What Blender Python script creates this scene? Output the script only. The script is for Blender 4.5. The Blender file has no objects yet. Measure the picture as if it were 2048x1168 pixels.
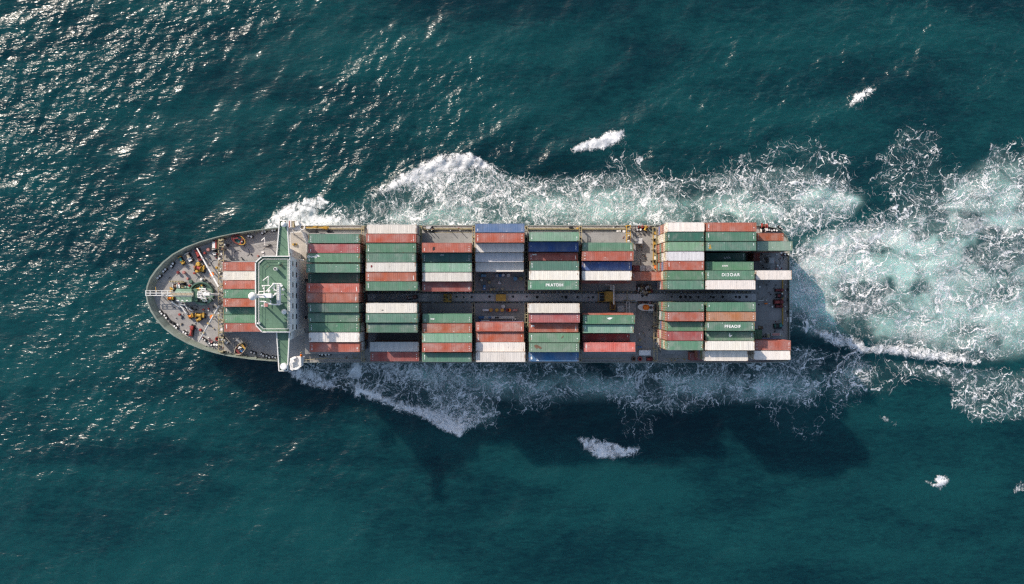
import bpy, bmesh, math, random
import numpy as np
from mathutils import Vector, Matrix

random.seed(7)
RNG = np.random.default_rng(11)
scene = bpy.context.scene
COL = scene.collection
R = math.radians

# ------------------------------------------------------------------ camera, sky, sun, exposure
CAM_H = 229.0                    # drone height above the sea
KPX = 242.0 / 2048.0 / 207.0     # metres per photo pixel per metre of distance
cam_data = bpy.data.cameras.new('camera')
cam = bpy.data.objects.new('camera', cam_data)
COL.objects.link(cam)
cam.location = (0, 0, CAM_H)
cam.rotation_euler = (0, 0, 0)
cam_data.sensor_fit = 'HORIZONTAL'
cam_data.angle = 2 * math.atan(1024 * KPX)
cam_data.clip_start = 1.0
cam_data.clip_end = 20000.0
scene.camera = cam

SUN_EL, SUN_TO = R(29.0), Vector((1.0, -1.08, 0)).normalized()      # direction the shadows fall
SUN_POS = Vector((-SUN_TO.x * math.cos(SUN_EL), -SUN_TO.y * math.cos(SUN_EL), math.sin(SUN_EL)))
world = bpy.data.worlds.new('World')
scene.world = world
world.use_nodes = True
wn = world.node_tree.nodes
bg = wn.get('Background') or wn.new('ShaderNodeBackground')
sky = wn.new('ShaderNodeTexSky')
sky.sky_type = 'NISHITA'
sky.sun_disc = False
sky.sun_elevation = SUN_EL
sky.sun_rotation = math.atan2(SUN_POS.x, SUN_POS.y)
sky.air_density = 1.0
sky.dust_density = 1.6
sky.ozone_density = 0.35
world.node_tree.links.new(sky.outputs['Color'], bg.inputs['Color'])
bg.inputs['Strength'].default_value = 0.145
sun_data = bpy.data.lights.new('sun', 'SUN')
sun_data.energy = 4.2
sun_data.angle = R(0.8)
sun_data.color = (1.0, 0.89, 0.78)
sun = bpy.data.objects.new('sun', sun_data)
COL.objects.link(sun)
sun.rotation_euler = SUN_POS.to_track_quat('Z', 'Y').to_euler()
sun.location = SUN_POS * 500

scene.view_settings.view_transform = 'Standard'
scene.view_settings.look = 'None'
scene.view_settings.exposure = 0.42
scene.view_settings.gamma = 1.0
scene.view_settings.use_curve_mapping = False
scene.render.engine = 'CYCLES'
scene.cycles.max_bounces = 5
scene.cycles.diffuse_bounces = 2
scene.cycles.glossy_bounces = 2
scene.cycles.use_denoising = False
scene.cycles.sample_clamp_indirect = 4.0
scene.cycles.use_adaptive_sampling = False
scene.cycles.pixel_filter_type = 'BLACKMAN_HARRIS'
scene.cycles.filter_width = 1.35


def P(px, py, z=0.0):
    """the point at height z that stands where the photo shows (px, py)"""
    s = KPX * (CAM_H - z)
    return ((px - 1024.0) * s, (584.0 - py) * s, z)


# ------------------------------------------------------------------ node helpers
class NT:
    def __init__(self, name):
        self.m = bpy.data.materials.new(name)
        self.m.use_nodes = True
        self.t = self.m.node_tree
        self.t.nodes.clear()
        self.out = self.t.nodes.new('ShaderNodeOutputMaterial')

    def new(self, typ, **kw):
        n = self.t.nodes.new(typ)
        for k, v in kw.items():
            setattr(n, k, v)
        return n

    def put(self, sock, v):
        if hasattr(v, 'links') or isinstance(v, bpy.types.NodeSocket):
            self.t.links.new(v, sock)
        elif v is not None:
            sock.default_value = v

    def math(self, op, a, b=None, c=None, clamp=False):
        n = self.new('ShaderNodeMath', operation=op)
        n.use_clamp = clamp
        self.put(n.inputs[0], a)
        if b is not None: self.put(n.inputs[1], b)
        if c is not None: self.put(n.inputs[2], c)
        return n.outputs[0]

    def vmath(self, op, a, b=None, s=None):
        n = self.new('ShaderNodeVectorMath', operation=op)
        self.put(n.inputs[0], a)
        if b is not None: self.put(n.inputs[1], b)
        if s is not None: self.put(n.inputs['Scale'], s)
        return n.outputs[0]

    def smooth(self, v, lo, hi, a=0.0, b=1.0):
        n = self.new('ShaderNodeMapRange', interpolation_type='SMOOTHSTEP')
        for i, x in enumerate((v, lo, hi, a, b)):
            self.put(n.inputs[i], x)
        return n.outputs[0]

    def lin(self, v, lo, hi, a=0.0, b=1.0):
        n = self.new('ShaderNodeMapRange')
        for i, x in enumerate((v, lo, hi, a, b)):
            self.put(n.inputs[i], x)
        return n.outputs[0]

    def noise(self, vec, scale, detail=3.0, rough=0.55, dist=0.0, col=False):
        n = self.new('ShaderNodeTexNoise')
        self.put(n.inputs['Vector'], vec)
        self.put(n.inputs['Scale'], scale)
        self.put(n.inputs['Detail'], detail)
        self.put(n.inputs['Roughness'], rough)
        self.put(n.inputs['Distortion'], dist)
        return n.outputs['Color' if col else 'Fac']

    def voro(self, vec, scale, feature='DISTANCE_TO_EDGE', out='Distance', rnd=1.0):
        n = self.new('ShaderNodeTexVoronoi', feature=feature)
        self.put(n.inputs['Vector'], vec)
        self.put(n.inputs['Scale'], scale)
        self.put(n.inputs['Randomness'], rnd)
        return n.outputs[out]

    def mix(self, f, a, b, mode='MIX'):
        n = self.new('ShaderNodeMix', data_type='RGBA', blend_type=mode)
        self.put(n.inputs['Factor'], f)
        for s, v in ((n.inputs[6], a), (n.inputs[7], b)):
            if isinstance(v, tuple) and len(v) == 3: v = v + (1.0,)
            self.put(s, v)
        return n.outputs[2]

    def attr(self, name):
        return self.new('ShaderNodeAttribute', attribute_name=name).outputs['Fac']

    def bump(self, h, dist, strength=1.0, normal=None):
        n = self.new('ShaderNodeBump')
        self.put(n.inputs['Height'], h)
        self.put(n.inputs['Distance'], dist)
        self.put(n.inputs['Strength'], strength)
        if normal is not None: self.put(n.inputs['Normal'], normal)
        return n.outputs[0]

    def bsdf(self, color, rough=0.6, metal=0.0, normal=None, ior=1.45, spec=None):
        n = self.new('ShaderNodeBsdfPrincipled')
        if isinstance(color, tuple) and len(color) == 3: color = color + (1.0,)
        self.put(n.inputs['Base Color'], color)
        self.put(n.inputs['Roughness'], rough)
        self.put(n.inputs['Metallic'], metal)
        self.put(n.inputs['IOR'], ior)
        if spec is not None: self.put(n.inputs['Specular IOR Level'], spec)
        if normal is not None: self.put(n.inputs['Normal'], normal)
        self.t.links.new(n.outputs[0], self.out.inputs['Surface'])
        return self.m

    def geo(self):
        return self.new('ShaderNodeNewGeometry').outputs['Position']

    def obj(self):
        return self.new('ShaderNodeTexCoord').outputs['Object']


# ------------------------------------------------------------------ numpy helpers for the sea
def vnoise(x, y, scale, seed, octaves=4, gain=0.5):
    """smooth value noise, -1..1"""
    out = np.zeros_like(x)
    amp, tot = 1.0, 0.0
    r = np.random.default_rng(seed)
    for o in range(octaves):
        lat = r.random((256, 256)) * 2 - 1
        u, v = x * scale + 37.1 * o + 100, y * scale + 11.7 * o + 100
        i, j = np.floor(u).astype(int), np.floor(v).astype(int)
        fu, fv = u - i, v - j
        fu, fv = fu * fu * (3 - 2 * fu), fv * fv * (3 - 2 * fv)
        i0, j0, i1, j1 = i % 256, j % 256, (i + 1) % 256, (j + 1) % 256
        out += amp * ((lat[i0, j0] * (1 - fu) + lat[i1, j0] * fu) * (1 - fv) + (lat[i0, j1] * (1 - fu) + lat[i1, j1] * fu) * fv)
        tot += amp
        amp *= gain
        scale *= 2.03
    return out / tot


def sstep(e0, e1, v):
    t = np.clip((v - e0) / (e1 - e0), 0, 1)
    return t * t * (3 - 2 * t)


def seg_dist(x, y, pts, closed):
    """distance to a polyline, and whether inside when closed"""
    d = np.full(x.shape, 1e9)
    inside = np.zeros(x.shape, bool)
    n = len(pts)
    for i in range(n if closed else n - 1):
        (ax, ay), (bx, by) = pts[i], pts[(i + 1) % n]
        ex, ey = bx - ax, by - ay
        t = np.clip(((x - ax) * ex + (y - ay) * ey) / (ex * ex + ey * ey + 1e-9), 0, 1)
        d = np.minimum(d, np.hypot(x - ax - t * ex, y - ay - t * ey))
        if closed and ay != by:
            c = (ay > y) != (by > y)
            inside ^= c & (x < ex * (y - ay) / (by - ay) + ax)
    return d, inside


def blob(x, y, pts, soft_out, soft_in=None):
    """1 deep inside the outline, falling to 0 soft_out beyond it"""
    d, ins = seg_dist(x, y, pts, True)
    s = np.where(ins, d, -d)
    return sstep(-soft_out, soft_in if soft_in is not None else soft_out, s)


def ridge(x, y, pts, w):
    d, _ = seg_dist(x, y, pts, False)
    return np.exp(-(d / w) ** 2)

# ------------------------------------------------------------------ the sea
def ocean_heights(n=1024, step=0.4):
    """wind sea synthesised from a directional spectrum"""
    r = np.random.default_rng(5)
    L = n * step
    kx = 2 * np.pi * np.fft.fftfreq(n, step)
    KX, KY = np.meshgrid(kx, kx, indexing='ij')
    K = np.hypot(KX, KY) + 1e-6
    wind = np.array([-math.sin(R(33)), math.cos(R(33))])
    c = (KX * wind[0] + KY * wind[1]) / K
    kp = 2 * np.pi / 20.0
    spread = 0.10 + 0.90 * np.abs(c) ** 1.6
    S = K ** -3.75 * np.exp(-(kp / K) ** 2) * spread * np.exp(-(K * 0.11) ** 2)
    A = np.sqrt(S) * (r.normal(size=(n, n)) + 1j * r.normal(size=(n, n)))
    cut = np.exp(-(K / (2 * np.pi / 4.5)) ** 4)

    def rms(f):
        gx, gy = np.gradient(f, step)
        return np.sqrt((gx ** 2 + gy ** 2).mean())
    long_w, short_w = np.fft.ifft2(A * cut).real, np.fft.ifft2(A * (1 - cut)).real
    return long_w * 0.098 / rms(long_w), short_w * 0.125 / rms(short_w)


def axis(core, step, far):
    a = list(np.arange(-core, core + 1e-6, step))
    s, v, ext = step, core, []
    while v < far:
        s *= 1.35
        v += s
        ext.append(v)
    return np.array([-e for e in reversed(ext)] + a + ext)


def build_sea():
    step = 0.4
    xs, ys = axis(150, step, 6000), axis(92, step, 6000)
    X, Y = np.meshgrid(xs, ys, indexing='ij')
    h_long, h_short = ocean_heights()
    n = h_long.shape[0]
    ix, iy = np.round(X / step).astype(int) % n, np.round(Y / step).astype(int) % n
    edge = np.maximum(np.abs(X) - 150, np.abs(Y) - 92)
    fade = 1 - sstep(-4, 20, edge)
    # photo pixel of every vertex at sea level: the wake is laid out from the photograph
    s = KPX * CAM_H
    U, V = X / s + 1024, 584 - Y / s
    wob = 1.0
    U0, V0 = U, V
    U = U + 13 * vnoise(X, Y, 0.09, 21, 4) * wob
    V = V + 11 * vnoise(X, Y, 0.09, 22, 4) * wob

    # patchiness: gust patches calm or roughen the small waves
    gust = vnoise(X * 0.83 + Y * 0.55, (-X * 0.55 + Y * 0.83) * 2.2, 0.022, 3, 3)
    gust = sstep(-0.55, 0.65, gust)
    glint_side = sstep(-60, 40, Y - 0.35 * X)                   # waves shaped steeper towards the upper left so the sun glints gather there
    gust = gust * (0.14 + 0.96 * glint_side)
    Z = (h_long[ix, iy] * (0.76 + 0.24 * glint_side) + h_short[ix, iy] * (0.38 + 1.3 * gust)) * fade

    lace = np.zeros_like(X)      # how much of the surface the foam net covers
    milk = np.zeros_like(X)      # air bubbles below the surface
    solid = np.zeros_like(X)     # breaking, cotton-like crests

    def add(f, v): np.maximum(f, v, out=f)

    # ---- upper side
    add(lace, 0.70 * blob(U, V, [(560, 470), (640, 425), (720, 398), (790, 366), (850, 335), (905, 318), (965, 322), (1030, 350), (1100, 352), (1170, 348), (1240, 338), (1310, 352), (1390, 352), (1450, 338), (1530, 330), (1600, 330), (1680, 355), (1735, 400), (1700, 440), (1600, 470), (1500, 500), (700, 500)], 22, 16))
    add(lace, 0.40 * blob(U, V, [(1215, 300), (1280, 300), (1330, 335), (1420, 330), (1480, 300), (1560, 275), (1640, 272), (1700, 310), (1750, 390), (1700, 420), (1200, 400)], 30, 22))
    add(lace, 0.42 * blob(U, V, [(1700, 330), (1770, 290), (1800, 240), (1850, 225), (1890, 250), (1930, 330), (1990, 300), (2060, 260), (2060, 420), (1750, 470)], 26, 18))
    add(lace, 0.66 * blob(U, V, [(1880, 360), (1950, 330), (1985, 290), (2070, 300), (2070, 420), (1900, 430)], 24, 14))
    add(solid, 0.80 * blob(U, V, [(742, 398), (790, 360), (845, 330), (890, 309), (945, 307), (985, 326), (992, 342), (940, 344), (890, 352), (840, 366), (790, 388)], 9, 12))
    add(solid, 0.75 * blob(U, V, [(520, 462), (550, 430), (590, 408), (640, 394), (668, 410), (640, 430), (700, 440), (735, 452), (700, 480), (560, 480)], 9, 10))
    add(solid, 0.42 * blob(U, V, [(640, 452), (720, 425), (800, 415), (870, 420), (860, 450), (700, 470)], 18, 14))
    add(lace, 0.92 * blob(U, V, [(740, 420), (830, 345), (920, 318), (1000, 340), (1060, 360), (1010, 400), (850, 430)], 14, 10))
    add(milk, 0.95 * blob(U0, V0, [(760, 440), (860, 405), (960, 395), (1100, 392), (1250, 385), (1400, 392), (1520, 385), (1640, 378), (1715, 395), (1690, 425), (1560, 435), (1300, 440), (1000, 445), (800, 450)], 26, 20))
    # ---- whitecaps away from the ship
    for pts, k in (([(1137, 298), (1160, 282), (1195, 270), (1225, 258), (1246, 264), (1240, 280), (1200, 294), (1150, 303)], 0.9),
                   ([(1694, 211), (1708, 194), (1735, 180), (1752, 184), (1730, 196), (1708, 211)], 0.75),
                   ([(1150, 875), (1185, 884), (1235, 895), (1278, 903), (1265, 918), (1225, 924), (1190, 915), (1165, 895)], 0.78),
                   ([(1848, 968), (1872, 972), (1876, 956), (1890, 954), (1897, 966), (1882, 980)], 0.85),
                   ([(1764, 836), (1780, 841), (1797, 852), (1780, 849)], 0.7),
                   ([(2036, 975), (2060, 968), (2060, 992), (2030, 990)], 0.6)):
        add(solid, k * 1.0 * blob(U, V, pts, 10, 8))
        add(lace, 0.24 * blob(U, V, [(x + 14, y + (6 if y < 584 else -6)) for x, y in pts], 30, 6))
    # ---- lower side
    add(lace, 0.62 * blob(U, V, [(600, 700), (600, 745), (690, 775), (760, 800), (830, 822), (910, 850), (985, 848), (1050, 815), (1150, 795), (1230, 805), (1300, 822), (1380, 812), (1450, 800), (1540, 800), (1650, 808), (1720, 785), (1760, 745), (1720, 700)], 34, 14))
    add(lace, 0.36 * blob(U, V, [(1230, 800), (1320, 800), (1310, 880), (1270, 905), (1240, 870)], 16, 14))
    add(lace, 0.34 * blob(U, V, [(1480, 800), (1560, 790), (1640, 800), (1750, 790), (1700, 830), (1630, 880), (1560, 870)], 26, 20))
    add(solid, 0.70 * blob(U, V, [(560, 728), (620, 735), (668, 768), (664, 784), (620, 774), (585, 756)], 8, 8))
    add(solid, 0.82 * blob(U, V, [(695, 762), (725, 772), (790, 802), (850, 815), (900, 830), (940, 845), (925, 876), (900, 868), (860, 844), (810, 824), (750, 802), (710, 784)], 8, 10))
    add(solid, 0.45 * blob(U, V, [(660, 715), (760, 745), (850, 765), (930, 775), (920, 745), (760, 715)], 14, 12))
    add(lace, 0.92 * blob(U, V, [(850, 790), (930, 780), (985, 830), (930, 862), (870, 840)], 14, 10))
    add(lace, 0.66 * blob(U, V, [(960, 838), (1020, 825), (1060, 812), (1140, 795), (1150, 775), (1030, 790), (950, 820)], 12, 10))
    add(milk, 0.95 * blob(U0, V0, [(790, 735), (900, 745), (1050, 755), (1200, 762), (1350, 765), (1500, 755), (1620, 748), (1720, 738), (1690, 772), (1500, 790), (1300, 785), (1100, 785), (900, 780)], 26, 16))
    # ---- stern wash
    add(lace, 0.58 * blob(U, V, [(1560, 500), (1620, 470), (1700, 440), (1780, 405), (1860, 385), (1950, 400), (2070, 385), (2070, 700), (2000, 715), (1950, 735), (1860, 720), (1770, 700), (1690, 690), (1600, 660), (1480, 650), (1480, 500)], 20, 14))
    add(milk, 0.92 * blob(U0, V0, [(1480, 505), (1590, 500), (1680, 472), (1790, 460), (1900, 430), (2070, 430), (2070, 690), (1960, 712), (1850, 690), (1740, 672), (1640, 655), (1480, 650)], 30, 24))
    add(milk, 0.7 * blob(U0, V0, [(1870, 420), (1920, 370), (1990, 330), (2070, 330), (2070, 430)], 30, 20))
    add(milk, 0.5 * blob(U0, V0, [(1580, 600), (1700, 640), (1850, 700), (1950, 720), (1850, 660), (1700, 600)], 20, 20))
    add(solid, 0.52 * blob(U, V, [(1590, 505), (1640, 470), (1720, 440), (1790, 425), (1760, 470), (1700, 520), (1640, 560)], 30, 26))
    add(solid, 0.22 * blob(U, V, [(1640, 560), (1720, 520), (1820, 520), (1880, 560), (1820, 610), (1700, 600)], 40, 30))
    add(solid, 0.66 * blob(U, V, [(1600, 655), (1680, 664), (1760, 686), (1850, 698), (1920, 715), (1960, 738), (1910, 730), (1820, 714), (1730, 704), (1660, 684)], 10, 8))
    add(lace, 0.60 * blob(U, V, [(1760, 720), (1850, 730), (1960, 745), (2070, 735), (2070, 800), (1990, 790), (1930, 820), (1910, 780), (1800, 750)], 22, 16))
    add(lace, 0.56 * blob(U, V, [(1905, 770), (1960, 760), (2070, 770), (2070, 835), (1960, 840), (1900, 815)], 20, 14))
    add(lace, 0.30 * blob(U, V, [(1580, 690), (1700, 700), (1790, 730), (1780, 770), (1650, 770), (1580, 740)], 22, 16))
    wash = np.zeros_like(X)      # churned water that streams away from the propeller and along the sides
    add(wash, 1.0 * blob(U, V, [(1480, 505), (1590, 495), (1640, 468), (1730, 440), (1800, 420), (1900, 400), (2070, 400), (2070, 690), (1950, 730), (1850, 705), (1760, 690), (1680, 664), (1600, 650), (1480, 650)], 24, 40))
    add(wash, 0.7 * blob(U, V, [(1850, 430), (1910, 360), (1985, 310), (2070, 310), (2070, 430)], 24, 20))
    add(wash, 0.75 * blob(U, V, [(600, 470), (640, 432), (740, 410), (860, 395), (1000, 385), (1250, 380), (1450, 385), (1650, 375), (1725, 400), (1680, 440), (1300, 452), (900, 470)], 24, 24))
    add(wash, 0.55 * blob(U, V, [(620, 720), (760, 752), (900, 770), (1200, 775), (1500, 770), (1720, 750), (1700, 720), (1000, 700)], 20, 20))
    add(lace, 0.46 * blob(U, V, [(1660, 350), (1760, 330), (1860, 350), (1900, 400), (1800, 430), (1700, 440), (1600, 470)], 40, 20))
    add(lace, 0.40 * blob(U, V, [(1600, 700), (1720, 705), (1830, 745), (1780, 790), (1690, 800)], 40, 20))
    add(solid, 0.50 * blob(U, V, [(1578, 486), (1610, 478), (1680, 470), (1700, 500), (1660, 545), (1600, 560), (1578, 540)], 22, 30))
    # big-scale gaps so the net is not even
    hole = sstep(0.05, 0.5, vnoise(X, Y, 0.085, 41, 3))
    lace = lace * (1 - np.where(Y < 0, 0.50, 0.38) * hole)
    patch = vnoise(X, Y, 0.06, 43, 4)
    milk = np.clip(milk * (0.95 + 0.9 * patch) * (1 - 0.85 * sstep(0.12, 0.42, vnoise(X, Y, 0.11, 44, 3))), 0, 1)
    lace = np.clip(lace + 0.10 * milk * (lace > 0.05), 0, 1)

    # ---- the ship's own waves: diverging bow crests and the raised, rough wash
    m = KPX * CAM_H
    for pts, w, a in (([(545, 452), (600, 412), (650, 392), (700, 350), (760, 296), (800, 262)], 20, 0.75),
                      ([(760, 392), (850, 335), (930, 306), (1000, 262), (1060, 222)], 20, 0.9),
                      ([(1050, 345), (1140, 300), (1245, 255), (1330, 215)], 20, 0.85),
                      ([(1640, 240), (1752, 178), (1850, 130)], 22, 0.8),
                      ([(560, 735), (640, 775), (700, 815), (760, 860)], 20, 0.7),
                      ([(700, 768), (800, 815), (920, 872), (1000, 930)], 20, 0.9),
                      ([(1110, 840), (1160, 885), (1230, 930), (1290, 980)], 20, 0.8),
                      ([(1640, 665), (1770, 695), (1960, 740)], 16, 0.7)):
        g = ridge(U0 + 8 * vnoise(X, Y, 0.05, 61, 2), V0 + 8 * vnoise(X, Y, 0.05, 62, 2), pts, w)
        Z += fade * a * (g - 0.35 * ridge(U0, V0 + (18 if pts[0][1] < 600 else -18), pts, w * 1.3))
    rough_w = np.clip(solid + 0.5 * lace, 0, 1)
    Z += fade * rough_w * (0.20 * vnoise(X, Y, 0.45, 71, 3) + 0.16 * vnoise(X, Y, 0.2, 72, 2))
    Z += fade * solid * 0.28 * vnoise(X, Y, 1.0, 73, 2)

    nx, ny = X.shape
    me = bpy.data.meshes.new('sea')
    co = np.stack([X, Y, Z], -1).reshape(-1, 3).astype(np.float32)
    idx = np.arange(nx * ny).reshape(nx, ny)
    quads = np.stack([idx[:-1, :-1], idx[1:, :-1], idx[1:, 1:], idx[:-1, 1:]], -1).reshape(-1, 4)
    me.vertices.add(len(co))
    me.vertices.foreach_set('co', co.ravel())
    me.loops.add(quads.size)
    me.loops.foreach_set('vertex_index', quads.ravel().astype(np.int32))
    me.polygons.add(len(quads))
    me.polygons.foreach_set('loop_start', np.arange(0, quads.size, 4, dtype=np.int32))
    me.polygons.foreach_set('loop_total', np.full(len(quads), 4, dtype=np.int32))
    me.polygons.foreach_set('use_smooth', np.ones(len(quads), bool))
    me.update(calc_edges=True)
    for nm, f in (('lace', lace), ('milk', milk), ('solid', solid), ('gust', gust), ('wash', wash)):
        a = me.attributes.new(nm, 'FLOAT', 'POINT')
        a.data.foreach_set('value', f.reshape(-1).astype(np.float32))
    o = bpy.data.objects.new('sea', me)
    COL.objects.link(o)
    o['kind'] = 'structure'
    o['label'] = 'teal sea with white bow waves and a long foaming wake'
    me.materials.append(sea_material())
    return o


def sea_material():
    t = NT('sea_water')
    p = t.geo()
    lace, milk, solid, gust = t.attr('lace'), t.attr('milk'), t.attr('solid'), t.attr('gust')
    # swirled coordinates
    n1 = t.vmath('SUBTRACT', t.noise(p, 0.16, 2.0, 0.5, col=True), (0.5, 0.5, 0.5))
    n2 = t.vmath('SUBTRACT', t.noise(p, 0.75, 3.0, 0.6, col=True), (0.5, 0.5, 0.5))
    w1 = t.vmath('ADD', p, t.vmath('ADD', t.vmath('SCALE', n1, s=8.0), t.vmath('SCALE', n2, s=2.6)))
    flat = t.vmath('MULTIPLY', w1, (1.12, 0.86, 0.0))
    mid = t.vmath('ADD', flat, t.vmath('SCALE', n2, s=0.9))
    d1 = t.voro(flat, 0.20)
    d2 = t.voro(t.vmath('ADD', mid, (31.0, 17.0, 0)), 0.43)
    d3 = t.voro(t.vmath('ADD', mid, (7.0, 91.0, 0)), 1.15)
    br = t.noise(p, 0.33, 4.0, 0.62)              # breaks the strings up
    fine = t.noise(p, 1.7, 3.0, 0.65)
    cov = t.math('ADD', lace, t.math('MULTIPLY', t.math('SUBTRACT', br, 0.5), t.math('MULTIPLY', t.smooth(lace, 0.0, 0.3), 0.62)))
    cov = t.math('ADD', cov, t.math('MULTIPLY', solid, 0.55))
    jit = t.lin(fine, 0.3, 0.7, 0.45, 1.5)

    def net(d, lo, hi, wmax):
        width = t.math('MULTIPLY', t.math('MULTIPLY', t.lin(cov, lo, hi, 0.0, wmax), jit), 1.0)
        return t.smooth(d, t.math('MULTIPLY', width, 0.30), t.math('ADD', width, 0.004), 1.0, 0.0), width
    l1, _ = net(d1, 0.10, 0.95, 0.036)
    l2, _ = net(d2, 0.36, 1.15, 0.05)
    l3, _ = net(d3, 0.45, 1.1, 0.12)
    gate1 = t.smooth(cov, 0.27, 0.46)
    gate2 = t.smooth(cov, 0.44, 0.70)
    gate3 = t.smooth(cov, 0.50, 0.85)
    f = t.math('MAXIMUM', t.math('MULTIPLY', l1, gate1), t.math('MULTIPLY', t.math('MULTIPLY', l2, gate2), 0.92))
    f = t.math('MAXIMUM', f, t.math('MULTIPLY', t.math('MULTIPLY', l3, gate3), 0.85))
    # torn strings: crests of a warped noise, thin where the foam is old, broad where it is fresh
    w0_ = t.vmath('ADD', p, t.vmath('ADD', t.vmath('SCALE', n1, s=8.0), t.vmath('SCALE', n2, s=1.5)))
    strm = t.vmath('MULTIPLY', w0_, t.vmath('ADD', (0.0, 0.0, 0.0), t.mix(t.smooth(t.attr('wash'), 0.7, 1.0), (1.0, 1.0, 0.0), (0.62, 1.15, 0.0))))

    def strings(vec, scale, w0, w1, det):
        nz = t.noise(vec, scale, det, 0.5, 0.12)
        rid = t.math('ABSOLUTE', t.math('SUBTRACT', nz, 0.5))
        w = t.math('MULTIPLY', t.lin(cov, 0.15, 1.0, w0, w1), jit)
        return t.smooth(rid, t.math('MULTIPLY', w, 0.25), w, 1.0, 0.0)
    gr = t.math('MULTIPLY', t.smooth(cov, 0.16, 0.42), t.smooth(t.noise(flat, 0.16, 4.0, 0.6), 0.30, 0.56))
    s1 = t.math('MULTIPLY', strings(strm, 0.20, 0.004, 0.026, 2.2), gr)
    s2 = t.math('MULTIPLY', strings(t.vmath('ADD', strm, (61.0, 13.0, 0)), 0.42, 0.004, 0.034, 2.2), t.math('MULTIPLY', t.smooth(cov, 0.30, 0.6), t.smooth(t.noise(flat, 0.24, 4.0, 0.6), 0.34, 0.58)))
    f = t.math('MULTIPLY', f, t.smooth(br, 0.28, 0.50, 0.50, 0.95))
    f = t.math('MAXIMUM', f, t.math('MULTIPLY', t.math('MAXIMUM', s1, s2), 0.85))
    # flecks and scum drifting at the edge of the net
    fl = t.math('ADD', t.math('MULTIPLY', t.noise(mid, 0.80, 7.0, 0.74), 0.7), t.math('MULTIPLY', t.noise(flat, 0.30, 4.0, 0.65), 0.3))
    fl = t.math('MULTIPLY', t.smooth(t.math('ADD', fl, t.math('MULTIPLY', cov, 0.18)), 0.66, 0.75), t.smooth(lace, 0.04, 0.2))
    f = t.math('MAXIMUM', f, t.math('MULTIPLY', fl, 0.85))
    # breaking crests
    cr = t.noise(mid, 0.55, 5.0, 0.68)
    cs = t.smooth(t.math('ADD', solid, t.math('MULTIPLY', t.math('SUBTRACT', cr, 0.5), 1.9)), 0.40, 0.74)
    f = t.math('MAXIMUM', f, t.math('MULTIPLY', cs, 0.97))
    wash = t.attr('wash')
    st = t.vmath('MULTIPLY', w1, (0.42, 1.0, 0.0))
    bil = t.math('ADD', t.math('MULTIPLY', t.noise(st, 0.17, 6.0, 0.62, 0.9), 0.62), t.math('MULTIPLY', t.noise(mid, 0.8, 4.0, 0.65), 0.38))
    soft = t.math('MULTIPLY', t.smooth(t.math('ADD', bil, t.math('MULTIPLY', wash, 0.12)), 0.625, 0.83), t.smooth(wash, 0.05, 0.6))
    f = t.math('MAXIMUM', f, t.math('MULTIPLY', soft, 0.85))
    d4 = t.voro(t.vmath('ADD', mid, (3.0, 57.0, 0)), 0.62)
    l4 = t.smooth(d4, t.math('MULTIPLY', jit, 0.012), t.math('MULTIPLY', jit, 0.055), 1.0, 0.0)
    l4 = t.math('MULTIPLY', l4, t.math('MULTIPLY', t.smooth(wash, 0.3, 0.9), t.smooth(br, 0.44, 0.62)))
    f = t.math('MAXIMUM', f, t.math('MULTIPLY', l4, 0.62))
    f = t.math('MINIMUM', f, 1.0)
    # tiny whitecap flecks on the open water
    # colours
    sw = t.new('ShaderNodeMapping')
    t.put(sw.inputs['Vector'], p)
    sw.inputs['Rotation'].default_value = (0, 0, R(-33))
    sw.inputs['Scale'].default_value = (0.30, 1.0, 1.0)
    big = t.math('ADD', t.math('MULTIPLY', t.noise(sw.outputs[0], 0.055, 4.0, 0.58, 0.5), 0.75), t.math('ADD', t.math('MULTIPLY', t.noise(sw.outputs[0], 0.75, 3.0, 0.62, 0.3), 0.26), t.math('MULTIPLY', t.noise(sw.outputs[0], 1.9, 2.0, 0.6), 0.26)))
    big = t.math('SUBTRACT', big, 0.13)
    water = t.mix(t.smooth(big, 0.33, 0.66), (0.0014, 0.019, 0.027), (0.0050, 0.050, 0.055))  # light and dark of wavelets and swell put into the water colour
    mk = t.math('MULTIPLY', milk, t.lin(t.noise(st, 0.12, 5.0, 0.6), 0.34, 0.64, 0.05, 1.2))
    mk = t.math('MAXIMUM', mk, t.math('MULTIPLY', t.smooth(lace, 0.25, 0.9), 0.16))
    water = t.mix(t.math('MINIMUM', mk, 1.0), water, (0.34, 0.52, 0.475))
    foamc = t.mix(t.smooth(fine, 0.3, 0.7), (0.66, 0.68, 0.69), (0.86, 0.86, 0.86))
    # ripples too small for the mesh
    pr = t.new('ShaderNodeMapping')
    t.put(pr.inputs['Vector'], p)
    pr.inputs['Rotation'].default_value = (0, 0, R(-33))
    pr.inputs['Scale'].default_value = (0.50, 1.25, 1.0)
    rip = t.noise(pr.outputs[0], 0.9, 2.0, 0.55, 0.4)
    rh = t.math('MULTIPLY', rip, t.lin(gust, 0.0, 1.0, 0.40, 1.35))
    nrm = t.bump(rh, 0.42)
    fh = t.math('MULTIPLY', t.math('ADD', f, t.math('MULTIPLY', cr, 0.8)), f)
    nfoam = t.bump(fh, 0.30, 0.7)
    # light welling up out of the water does not follow the ripples, the mirror on top does
    up = t.new('ShaderNodeCombineXYZ')
    up.inputs[2].default_value = 1.0
    nd = t.vmath('NORMALIZE', t.vmath('ADD', t.vmath('SCALE', nrm, s=0.42), t.vmath('SCALE', up.outputs[0], s=0.58)))
    body = t.new('ShaderNodeSubsurfaceScattering', falloff='BURLEY')
    t.put(body.inputs['Color'], water)
    body.inputs['Scale'].default_value = 1.0
    body.inputs['Radius'].default_value = (1.5, 6.5, 7.0)
    t.put(body.inputs['Normal'], nd)
    gl = t.new('ShaderNodeBsdfGlossy')
    t.put(gl.inputs['Roughness'], 0.24)
    t.put(gl.inputs['Normal'], nrm)
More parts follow.
